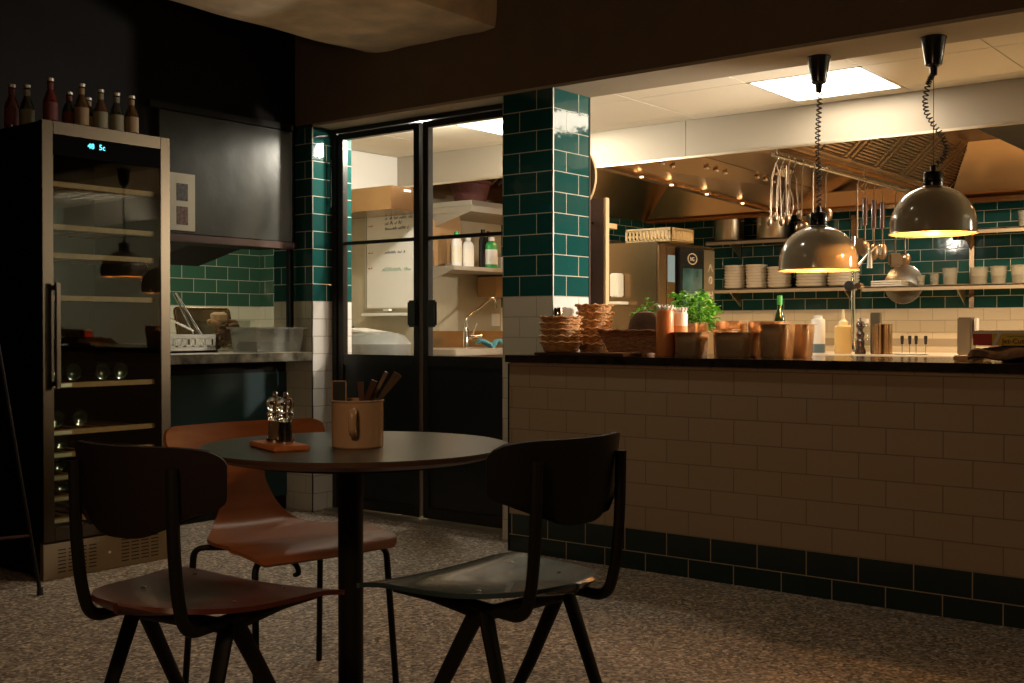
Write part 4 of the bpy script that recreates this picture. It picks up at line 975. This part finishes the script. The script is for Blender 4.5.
# round bosses on the main slope (threes), label plate
for gi, (yy) in enumerate((6.75, 7.75)):
    pass
def slope_pt(u, y):       # u 0..1 across main slope
    f = (y - 6.08) / 3.42
    x0 = -4.03 + (-.37) * f; x1 = -3.30
    return Vector((x0 + (x1 - x0) * u, y, 2.10 + .28 * u - .012))
for y0, u in ((6.45, .22), (7.15, .32), (7.95, .38)):
    for k in range(3): MB().ball(slope_pt(u, y0 + k * .16), .022, sz=.6).build('round_boss', 'chrome', hood)
for x, y, z in ((-2.39, 7.1, 2.445), (-2.39, 8.19, 2.445), (-.6, 7.4, 2.445), (.6, 7.4, 2.445)):
    MB().cyl(x, y, z - .006, z + .004, .045, 20).build('downlight', 'lensglint', hood)
for x, y in ((-4.07, 6.6), (-4.13, 7.1), (-4.20, 7.75), (-4.28, 8.5)):
    MB().cyl(x, y, 2.068, 2.076, .012, 12).build('gutter_glint', 'lensglint', hood)  # small glowing discs stand in for glints on the gutter steel
p_ = slope_pt(.55, 8.1)
MB().box(p_.x - .05, p_.x + .05, p_.y - .09, p_.y + .09, p_.z - .01, p_.z - .004, rot=Matrix.Rotation(-.35, 3, 'Y')).build('rating_label', 'filmw', hood)
# added fill spots under the gutter glints, no fixtures sit there
for x, y in ((-4.07, 6.6), (-4.13, 7.1), (-4.20, 7.75), (-4.28, 8.5)):
    spot('gutter_fill_light', (x, y, 2.05), 3.5, WARM, 160, .03)

# utensil rail and hanging utensils
rl = thing('utensil_rail', 'long steel rail hanging below the hood', 'rail', (-2.88, 6.1, 2.05))
MB().tube([(0, 0, 0), (0, 2.9, 0)], .013, 12).build('rail_bar', 'chrome', rl)
for y in (.05, 1.4, 2.8): MB().tube([(0, y, 0), (0, y, .06)], .006, 8).build('rail_mount', 'chrome', rl)
def hookat(m_, x=0): m_.tube([(x, 0, .012 + .004 * math.sin(0)), (x + .012, 0, .016), (x + .016, 0, 0), (x + .010, 0, -.02), (x, 0, -.045)], .0025, 6)
RX, RZ = -2.88, 2.05
def utensil(kind, label, y, L, m='ladle', g='utensils hanging from the hood rail'):
    t = thing(kind, label, {'ladle': 'ladle', 'whisk': 'whisk', 'spatula': 'spatula', 'tongs': 'tongs', 'serving_spoon': 'spoon', 'strainer': 'strainer'}[kind], (RX, y, RZ), R(38), g)
    m_ = MB(); hookat(m_); m_.build('hook', 'chrome', t)
    if kind == 'ladle':
        MB().tube([(0, 0, -.04), (0, 0, -L)], [.004, .006], 8, sx=2).build('handle', m, t)
        MB().ball((0, -.012, -L - .035), .042, sy=.5, sz=1.05).build('bowl', m, t)
    elif kind == 'serving_spoon':
        MB().tube([(0, 0, -.04), (0, 0, -.12)], .003, 6).build('hanging_loop', 'chrome', t)
        MB().tube([(0, 0, -.12), (0, 0, -L * .72)], .019, 10, sx=.8).build('handle', 'pepper', t)
        MB().tube([(0, 0, -L * .72), (0, 0, -L)], .006, 8).build('neck', m, t)
        MB().ball((0, 0, -L - .045), .038, sy=.3, sz=1.5).build('bowl', m, t)
    elif kind == 'spatula':
        MB().tube([(0, 0, -.04), (0, 0, -L)], .006, 8).build('handle', m, t)
        MB().box(-.04, .04, -.002, .002, -L - .11, -L, .001).build('blade', m, t)
    elif kind == 'whisk':
        MB().tube([(0, 0, -.04), (0, 0, -.15)], .011, 10).build('handle', m, t)
        m_ = MB()
        for k in range(7):
            a = PI * k / 7; pts = []
            for i in range(17):
                s_ = PI * i / 16; rr_ = .038 * math.sin(s_) ** .8 * (1 if i < 8 else 1); 
                q = -1 if i < 8 else 1
                w_ = .036 * (math.sin(2 * PI * i / 16) * -1)
                prog = 1 - abs(i - 8) / 8
                pts.append((.036 * math.sin(PI * prog ** .9) * q * math.cos(a) * (1 if prog < .99 else 0), .036 * math.sin(PI * prog ** .9) * q * math.sin(a), -.15 - (L - .12) * prog))
            m_.tube(pts, .0016, 5)
        m_.build('wire_loops', 'ladle', t)
    elif kind == 'tongs':
        for s_ in (-1, 1):
            MB().tube([(0, 0, -.04), (s_ * .022, 0, -.12), (s_ * .030, 0, -L)], [.004, .0055, .005], 8, sx=.5).build('arm', m, t)
            MB().ball((s_ * .036, 0, -L - .02), .018, sy=.5, sz=1.6).build('scalloped_tip', m, t)
    elif kind == 'strainer':
        MB().tube([(0, 0, -.04), (0, 0, -L)], .005, 8).build('handle', m, t)
        MB().box(-.05, .05, -.02, .02, -L - .10, -L, .015).build('strainer_basket', m, t)
    return t
utensil('tongs', 'steel tongs at the left end of the hood rail', 6.14, .36)
utensil('tongs', 'second pair of steel tongs, crossing the first', 6.22, .33)
utensil('whisk', 'balloon whisk hanging third on the hood rail', 6.30, .36)
utensil('tongs', 'narrow tongs hanging right of the whisk', 6.38, .30)
utensil('ladle', 'long ladle left of the left lamp cord', 6.50, .36)
utensil('spatula', 'steel spatula behind the left lamp cord', 6.66, .30)
utensil('ladle', 'short ladle just right of the left lamp cord', 6.86, .25)
utensil('spatula', 'long handled steel turner right of the left lamp', 7.38, .40)
utensil('serving_spoon', 'dark handled spoon, left of three big spoons', 7.52, .42)
utensil('serving_spoon', 'dark handled spoon, middle of three big spoons', 7.68, .43)
utensil('serving_spoon', 'dark handled spoon, right of three big spoons', 7.84, .42)
utensil('strainer', 'rectangular strainer hanging left of the right lamp', 8.10, .46)
utensil('ladle', 'round skimmer half hidden behind the right lamp', 8.30, .46)
hp_ = thing('wire_hooks', 'empty steel hooks on the rail between the utensils', 'hook', (RX, 7.45, RZ), R(38))
m_ = MB(); m_.tube([(0.0, 0, .014), (.02, 0, -.03), (-.015, 0, -.06), (.02, 0, -.09), (.045, 0, -.06)], .003, 6); m_.build('hook', 'chrome', hp_)

# ================================================================ COMBI OVEN and neighbours
ov = thing('combi_oven', 'tall steel combi oven with dark glass door behind the counter', 'oven', (-3.87, 6.49, .60))
MB().box(-.82, -.012, 0, .78, 0, 1.025, .006).build('oven_body', 'ovside', ov)
MB().box(-.012, 0, .10, .215, .02, 1.0, .003).build('control_column', 'steelwarm', ov)
MB().box(-.012, .0, 0.0, .095, .02, 1.0, .003).build('side_strip', 'steelwarm', ov)
dd = MB().box(-.012, .02, .235, .58, .02, 1.0, .006).build('oven_door', 'blackgl', ov)
MB().box(.020, .0225, .275, .545, .12, .86, .001).build('door_window', 'ovglass', dd)
m_ = MB()
for k in range(6): m_.tube([(.0235, .29, .2 + k * .10), (.0235, .53, .2 + k * .10)], .003, 5)
m_.build('rack_lines', 'blue', dd)
m_ = MB(); pts = [(.0235, .405 + .060 * math.cos(2 * PI * i / 32), .925 + .036 * math.sin(2 * PI * i / 32)) for i in range(33)]; m_.tube(pts, .004, 6, caps=False); m_.build('logo_ring', 'filmw', dd)
text('logo_letters', 'NG', .040, 'filmw', frame_m((.0225, .405, .911), (0, 1, 0), (0, 0, 1)), dd, .0008, 'CENTER')
MB().tube([(.05, .33, .45), (.05, .56, .45)], .008, 8).build('door_handle', 'chrome', dd)
MB().box(0, .006, .112, .20, .76, .94, .002).build('touch_screen', 'screen', ov)
MB().box(0, .006, .115, .185, .38, .58, .002).build('dark_vent', 'black', ov)
MB().box(-.012, .004, .60, .76, .02, 1.0, .004).build('handle_column', 'steel', ov)
for z, k in ((.85, 0), (.79, 1), (.66, 2), (.60, 1), (.51, 2)):
    m_ = MB()
    if k == 0: m_.tube([(.008, .66, z), (.008, .69, z + .05), (.008, .72, z)], .004, 6)
    elif k == 1: m_.tube([(.008, .69 + .020 * math.cos(2 * PI * i / 16), z + .025 * math.sin(2 * PI * i / 16)) for i in range(17)], .004, 6, caps=False)
    else:
        m_.tube([(.008, .665, z + .05), (.008, .665, z), (.008, .665, z + .025), (.008, .715, z + .025), (.008, .715, z + .05), (.008, .715, z)], .004, 6)
    m_.build('door_symbol', 'filmw', ov)
ob = thing('oven_stand', 'dark steel stand below the combi oven', 'stand', (-4.69, 6.49, 0))
MB().box(0, .80, .02, .76, .05, .60, .004).build('stand_body', 'steel', ob)
for sx in (.04, .76):
    for sy in (.06, .72): MB().cyl(sx, sy, 0, .05, .02, 12).build('foot', 'black', ob)
# crate on oven
cr_ = thing('plastic_crate', 'cream perforated crate standing on the combi oven', 'crate', (-4.20, 6.60, 1.628))
m_ = MB(); W_, D_, H_ = .36, .30, .095
for z in (0, H_ - .018): m_.box(0, W_, 0, .008, z, z + .018); m_.box(0, W_, D_ - .008, D_, z, z + .018); m_.box(0, .008, 0, D_, z, z + .018); m_.box(W_ - .008, W_, 0, D_, z, z + .018)
for k in range(13):
    m_.box(k * (W_ - .014) / 12, k * (W_ - .014) / 12 + .014, 0, .008, .01, H_ - .01); m_.box(k * (W_ - .014) / 12, k * (W_ - .014) / 12 + .014, D_ - .008, D_, .01, H_ - .01)
    if k < 11: m_.box(W_ - .008, W_, k * (D_ - .014) / 10, k * (D_ - .014) / 10 + .014, .01, H_ - .01)
m_.box(0, W_, .0081, .012, .035, .05); m_.box(0, W_, 0, D_, 0, .005)
m_.build('crate_body', 'crate', cr_)
tag(MB().lathe([(0, 0), (.13, 0), (.11, .035), (.05, .065), (0, .07)], (-4.03, 6.74, 1.664), 22, sy=.8).build('folded_towels', 'white'), 'heap of white cloth lying in the cream crate', 'cloth')
tag(MB().box(-4.66, -4.30, 6.6, 6.85, 1.626, 1.66, .01).build('baking_pan', 'blackgl'), 'flat dark pan lying left of the cream crate', 'pan')
# brown partition with pale edge right of column
pt = thing('brown_partition_board', 'tall brown board with pale edge beside the tiled column', 'board', (-3.42, 5.0, .0))
MB().box(0, .105, 0, .03, .90, 1.735, .002).build('board_panel', 'bwood', pt)
MB().box(.105, .118, -.002, .032, .90, 1.735, .001).build('pale_edge', 'edgew', pt)
MB().box(-.02, .118, -.12, .15, 0, .90).build('base_cabinet', 'steel', pt)
MB().cyl(.035, -.004, 1.60, 1.612, .006, 10).build('screw', 'chrome', pt)
# round wooden board hanging right of column top
tag(MB().lathe([(0, 0), (.19, 0), (.192, .008), (.19, .016), (0, .016)], (-3.390, 4.765, 1.812), 40, rot=Matrix.Rotation(PI / 2, 3, 'X') ).build('round_board', 'edgew'), 'round wooden board edge showing behind the tiled column', 'board')
# pale boxes standing in for a reflection in the oven side
dw = thing('oven_side_reflection', 'pale box shape standing in for a reflection beside the brown board', 'dispenser', (-4.20, 6.402, 1.26))
MB().box(0, .06, 0, .0895, 0, .16, .008).build('dispenser_and_reflection_body', 'cream', dw); MB().box(-.01, .10, -.02, .088, -.05, -.03, .004).build('reflection_strip', 'cream', dw)

# ================================================================ BEHIND THE GLASS DOORS
struct(MB().box(-5.86, -5.826, 5.36, 6.058, 2.0, 2.30).build('wall_bulkhead', 'whitepanel'), 'white bulkhead panel high behind the glass doors', 'panel')
bx = thing('dishwasher_hood', 'brown steel box hood seen through the left glass door', 'hood', (-5.80, 5.22, 1.82))
MB().box(0, .722, 0, .34, 0, .14, .003).build('hood_box', 'steelwarm', bx)
MB().box(-.0, .73, -.006, .345, -.010, 0, .002).build('hood_lip', 'steelwarm', bx)
MB().box(.7225, .728, .12, .18, .11, .125).build('small_tag', 'white', bx)
wbd = thing('whiteboard', 'tall whiteboard with faint handwriting behind the left glass door', 'whiteboard', (-5.66, 5.575, 1.19))
MB().box(0, .46, .005, .02, 0, .66, .003).build('board_surface', 'white', wbd)
fm = MB(); fm.box(-.008, 0, 0, .022, -.008, .668); fm.box(.46, .468, 0, .022, -.008, .668); fm.box(0, .46, 0, .022, -.008, 0); fm.box(0, .46, 0, .022, .66, .668); fm.build('board_frame', 'alu', wbd)
def scribble(m_, x0, z0, n, h, rs):
    rr = random.Random(rs); x = x0; pts = []
    for i in range(n):
        pts.append((x, .0035, z0 + (h if i % 2 else 0) * rr.uniform(.35, 1))); x += h * rr.uniform(.25, .55)
        if rr.random() < .16 and len(pts) > 2: m_.tube(pts, .0024, 4); pts = []; x += h * .5
    if len(pts) > 1: m_.tube(pts, .0024, 4)
m_ = MB(); scribble(m_, .18, .60, 30, .022, 1); scribble(m_, .18, .565, 14, .022, 2); scribble(m_, .18, .53, 24, .020, 3); scribble(m_, .18, .37, 26, .018, 4); m_.build('black_handwriting', 'ink', wbd)
m_ = MB(); scribble(m_, .17, .445, 22, .022, 5); scribble(m_, .15, .25, 22, .032, 6); m_.build('green_handwriting', 'inkg', wbd)
m_ = MB(); scribble(m_, .02, .56, 10, .010, 7); scribble(m_, .02, .375, 10, .010, 8); scribble(m_, .02, .27, 10, .010, 9); m_.build('red_handwriting', 'inkr', wbd)
MB().box(.0, .44, -.05, .018, -.055, -.035, .003).build('pen_tray', 'white', wbd)
MB().box(.19, .25, -.03, .0, -.022, -.008, .002).build('pen_clip', 'white', wbd)
bg = thing('waste_bin', 'grey bin bag on a bin behind the left glass door', 'bin', (-5.30, 5.31, 0))
MB().lathe([(0, .72), (.10, .74), (.20, .80), (.245, .88), (.25, .95), (.20, 1.005), (.10, 1.03), (0, 1.02)], seg=26, sy=.85).build('bin_bag', 'bag', bg)
MB().lathe([(0, 0), (.20, 0), (.24, .85), (0, .85)], seg=26, sy=.85).build('bin_body', 'steel', bg)
MB().box(-.2, .12, -.1, .1, 1.02, 1.036, .004, rot=Matrix.Rotation(.12, 3, 'Y')).build('white_sheet', 'white', bg)
# door knob-like hooks on partition
hkk = thing('wall_hook', 'small dark hook on the beige partition low behind the left door', 'hook', (-5.80, 5.59, 1.00))
MB().tube(roundpath([(0, 0, .06), (0, -.03, .05), (0, -.03, 0), (0, 0, -.02)], .012), .008, 8).build('hook_body', 'black', hkk)
# sink bench along left wall
sk = thing('sink_bench', 'steel sink bench seen through the right glass door', 'sink', (-5.828, 5.95, 0))
MB().box(0, .66, 0, 2.4, .86, .905, .004).build('bench_top', 'steelw', sk)
MB().box(.02, .62, .02, 2.38, .08, .86).build('bench_cabinet', 'steel', sk)
MB().box(0.001, .02, 0, 2.4, .905, 1.03, .002).build('splash_back', 'steelwarm', sk)
MB().box(.12, .50, .9, 1.5, .9052, .907).build('sink_bowl', 'bag', sk)
fc = thing('kitchen_faucet', 'chrome faucet with angled spout behind the right glass door', 'faucet', (-5.50, 6.45, .906))
MB().lathe([(0, 0), (.022, 0), (.022, .13), (.014, .15), (0, .15)], seg=18).build('faucet_body', 'chrome', fc)
MB().tube(roundpath([(0, 0, .14), (0, 0, .22), (.02, .27, .375), (.02, .32, .375), (.02, .33, .30)], .03), .011, 12).build('spout', 'chrome', fc)
MB().tube([(0, .05, .06), (.02, .10, .18)], [.010, .006], 10).build('lever', 'chrome', fc)
MB().tube([(0, 0, .08), (.02, .15, .085)], .014, 12).build('mixer_valve', 'chrome', fc)
tag(MB().grid(lambda u, v: (-5.53 + .12 * v, 6.60 + .27 * u, .930 + .018 * math.sin(8 * u + 3 * v) + .014 * math.sin(17 * u)), 20, 8, .012).build('blue_cloth', 'bluec'), 'crumpled blue cloth on the sink bench', 'cloth')
sw = thing('wall_switch', 'white switch plate on the wall right of the faucet', 'switch', (-5.829, 7.15, 1.07))
MB().box(0, .012, 0, .10, 0, .10, .003).build('switch_plate', 'white', sw); MB().box(.012, .016, .03, .07, .025, .075, .002).build('rocker', 'cream', sw)
def sidesh(label, x1, y0, y1, z, th):
    t = thing('side_wall_shelf', label, 'shelf', (-5.83, y0, z))
    MB().box(0, x1 + 5.83, 0, y1 - y0, -th, 0, .002).build('shelf_board', 'steelw', t)
    MB().poly([(.002, .004, -th), (x1 + 5.83 - .02, .004, -th), (.002, .004, -th - .14)], .008, (0, 1, 0)).build('bracket', 'steelw', t)
sidesh('upper steel shelf on the left kitchen wall carrying a dark red basket', -5.30, 6.28, 8.2, 1.94, .045)
sidesh('lower steel shelf on the left kitchen wall carrying cleaning bottles', -5.40, 6.20, 8.2, 1.505, .030)
bo_ = thing('woven_bowl', 'dark red woven bowl on the upper left wall shelf', 'basket', (-5.50, 6.50, 1.985))
MB().lathe([(0, 0), (.115, 0), (.15, .13), (.165, .135), (.165, .155), (.155, .155), (.14, .13), (.105, .01), (0, .01)], seg=30).build('bowl_body', 'basketr', bo_)
tag(MB().box(-5.76, -5.34, 6.32, 6.9, 1.941, 1.984, .006).build('tray_stack', 'alu'), 'pale tray lying under the dark red bowl', 'tray')
tag(MB().box(-5.72, -5.40, 6.95, 7.5, 1.941, 2.05, .006).build('dark_red_case', 'basketr'), 'dark red case further along the upper wall shelf', 'case')
def spray(name, label, x, y, w_, h, body, cap, lab=None, hole=False):
    t = thing(name, label, 'bottle', (x, y, 1.506), R(0), 'cleaning bottles on the lower wall shelf')
    MB().lathe([(0, 0), (w_, 0), (w_, h * .72), (w_ * .75, h * .82), (w_ * .35, h * .87), (w_ * .35, h * .9), (0, h * .9)], seg=20, sx=.6).build('bottle_body', body, t)
    MB().lathe([(w_ * .4, h * .87), (w_ * .42, h), (0, h)], seg=16).build('bottle_cap', cap, t)
    if lab: MB().lathe([(w_ + .001, h * .12), (w_ + .001, h * .6)], seg=20, sx=.61).build('bottle_label', lab, t)
spray('cleaning_bottle', 'white cleaning bottle with bright green cap, leftmost on the shelf', -5.50, 6.345, .048, .255, 'white', 'greencap', 'cream')
spray('cleaning_bottle', 'white cleaning bottle with white cap beside the green capped one', -5.50, 6.475, .054, .225, 'white', 'white', 'filmw')
spray('cleaning_bottle', 'black bottle behind the white ones on the lower shelf', -5.56, 6.72, .040, .30, 'rubber', 'rubber')
spray('cleaning_bottle', 'green and white bottle in the middle of the shelf', -5.46, 6.70, .058, .235, 'greencap', 'white', 'white')
spray('cleaning_bottle', 'dark bottle with red cap behind the green one', -5.62, 6.86, .036, .30, 'rubber', 'filmr')
tag(MB().box(-5.55, -5.44, 6.86, 7.06, 1.506, 1.60, .005).build('brown_white_packet', 'filmw'), 'small brown and white packet at the right of the bottles', 'packet')
tag(MB().box(-5.81, -5.62, 6.95, 7.35, 1.30, 1.46, .004).build('wooden_box', 'cardb'), 'pale brown box fixed below the lower wall shelf', 'box')
tag(MB().box(-5.80, -5.66, 6.25, 6.6, 1.54, 1.88, .004, rot=Matrix.Rotation(.18, 3, 'X')).build('leaning_cardboard', 'cardb'), 'brown cardboard sheet leaning behind the cleaning bottles', 'cardboard')

# ================================================================ ON THE HATCH WORKTOP
ZH = .9165
ot = thing('oven_tray', 'worn brown oven tray leaning upright on the hatch worktop', 'tray', (-5.72, 4.10, ZH), R(90))
rm = Matrix.Rotation(R(-14), 4, 'X')
m_ = MB(); m_  .box(0, .40, 0, .006, .03, .265, .002, rot=rm.to_3x3(), about=(0, 0, 0)); m_.build('tray_base', 'tray', ot)
m_ = MB(); q = [(0, 0, .03), (.40, 0, .03), (.40, 0, .265), (0, 0, .265), (0, 0, .03)]; m_.tube(roundpath([rm @ Vector(a) for a in q], .03), .008, 8); m_.build('tray_rim', 'steelwarm', ot)
rk = thing('dish_rack', 'white plastic dish rack with square holes on the hatch worktop', 'rack', (-5.65, 3.37, ZH))
m_ = MB(); W_, D_, H_ = .40, .64, .10
m_.box(0, W_, 0, D_, 0, .012)
for z0, z1 in ((.0, .04), (.075, .10)): m_.box(0, .012, 0, D_, z0, z1); m_.box(W_ - .012, W_, 0, D_, z0, z1); m_.box(0, W_, 0, .012, z0, z1); m_.box(0, W_, D_ - .012, D_, z0, z1)
for k in range(13): y = k * (D_ - .02) / 12; m_.box(W_ - .012, W_, y, y + .02, .03, .08); m_.box(0, .012, y, y + .02, .03, .08)
for k in range(8): x = k * (W_ - .02) / 7; m_.box(x, x + .02, D_ - .012, D_, .03, .08); m_.box(x, x + .02, 0, .012, .03, .08)
m_.build('rack_body', 'white', rk)
m_ = MB(); 
m_.tube(roundpath([(.38, .50, .10), (.30, .42, .33), (.27, .46, .33), (.36, .56, .10)], .01), .006, 8); m_.tube([(.34, .22, .25), (.40, .48, .12)], .006, 8); m_.build('wire_prongs', 'chrome', rk)
cf = thing('clear_food_box', 'clear box filled with brown scraps on the hatch worktop', 'food box', (-5.45, 4.20, ZH), R(4))
def openbox(W_, D_, H_, t_, flare=.02):
    m_ = MB()
    def rr_(w_, d_, z): return [m_.b.verts.new(p) for p in ((-w_, -d_, z), (w_, -d_, z), (w_, d_, z), (-w_, d_, z))]
    L = [rr_(W_ - flare, D_ - flare, 0), rr_(W_, D_, H_), rr_(W_ + .014, D_ + .014, H_), rr_(W_ + .014, D_ + .014, H_ + .006), rr_(W_ - t_, D_ - t_, H_ + .006), rr_(W_ - flare - t_, D_ - flare - t_, t_)]
    m_.b.faces.new(L[0][::-1]); m_.b.faces.new(L[-1])
    for a, b_ in zip(L, L[1:]):
        for k in range(4): m_.b.faces.new((a[k], a[(k + 1) % 4], b_[(k + 1) % 4], b_[k]))
    return m_
openbox(.12, .11, .175, .004).build('box_body', 'clear', cf)
m_ = MB(); rr2 = random.Random(4)
for k in range(26): m_.ball((rr2.uniform(-.07, .07), rr2.uniform(-.06, .06), .025 + rr2.random() * .15), rr2.uniform(.02, .034), sx=rr2.uniform(.7, 1.3), sz=.7, seg=8)
m_.build('food_scraps', 'food', cf)['kind'] = 'stuff'
m_ = MB()
m_.lathe([(0, 0), (.045, .01), (.05, .05), (.03, .065)], (-.01, -.02, .165), 14); m_.poly([(-.09, 0, .17), (-.02, .03, .24), (0, -.02, .17)], .004, (0, 1, 0)); m_.build('paper_cups', 'edgew', cf)
tb_ = thing('translucent_tub', 'translucent white tub with dark salad on the hatch worktop', 'food box', (-5.07, 4.215, ZH), R(0))
openbox(.115, .170, .130, .004, .012).build('tub_body', 'frost', tb_)
MB().box(-.098, .098, -.150, .150, .006, .06, .015).build('salad', 'greens', tb_)
m_ = MB(); m_.box(-.130, .130, -.185, .185, .134, .142, .002); m_.box(-.10, .10, -.155, .155, .118, .134, .004); m_.build('tub_lid', 'frost', tb_)
for z, y in ((1.0, 5.2),):
    wsh = thing('wash_bench', 'steel bench in the wash room behind the hatch', 'worktop', (-7.09, 4.3, 0))
    MB().box(0, .5, 0, 1.5, .86, .90).build('bench_top', 'steelw', wsh); MB().box(.02, .46, .02, 1.48, 0, .86).build('bench_body', 'steel', wsh)
m_ = MB()
for k in range(9): m_.ball((-6.86, 5.05 + k * .08, .935 + .02 * (k % 2)), .045, sz=.8, seg=10)
tag(m_.build('dirty_dishes', 'food'), 'heap of brown dishes far back in the wash room', 'dishes', kind='stuff')
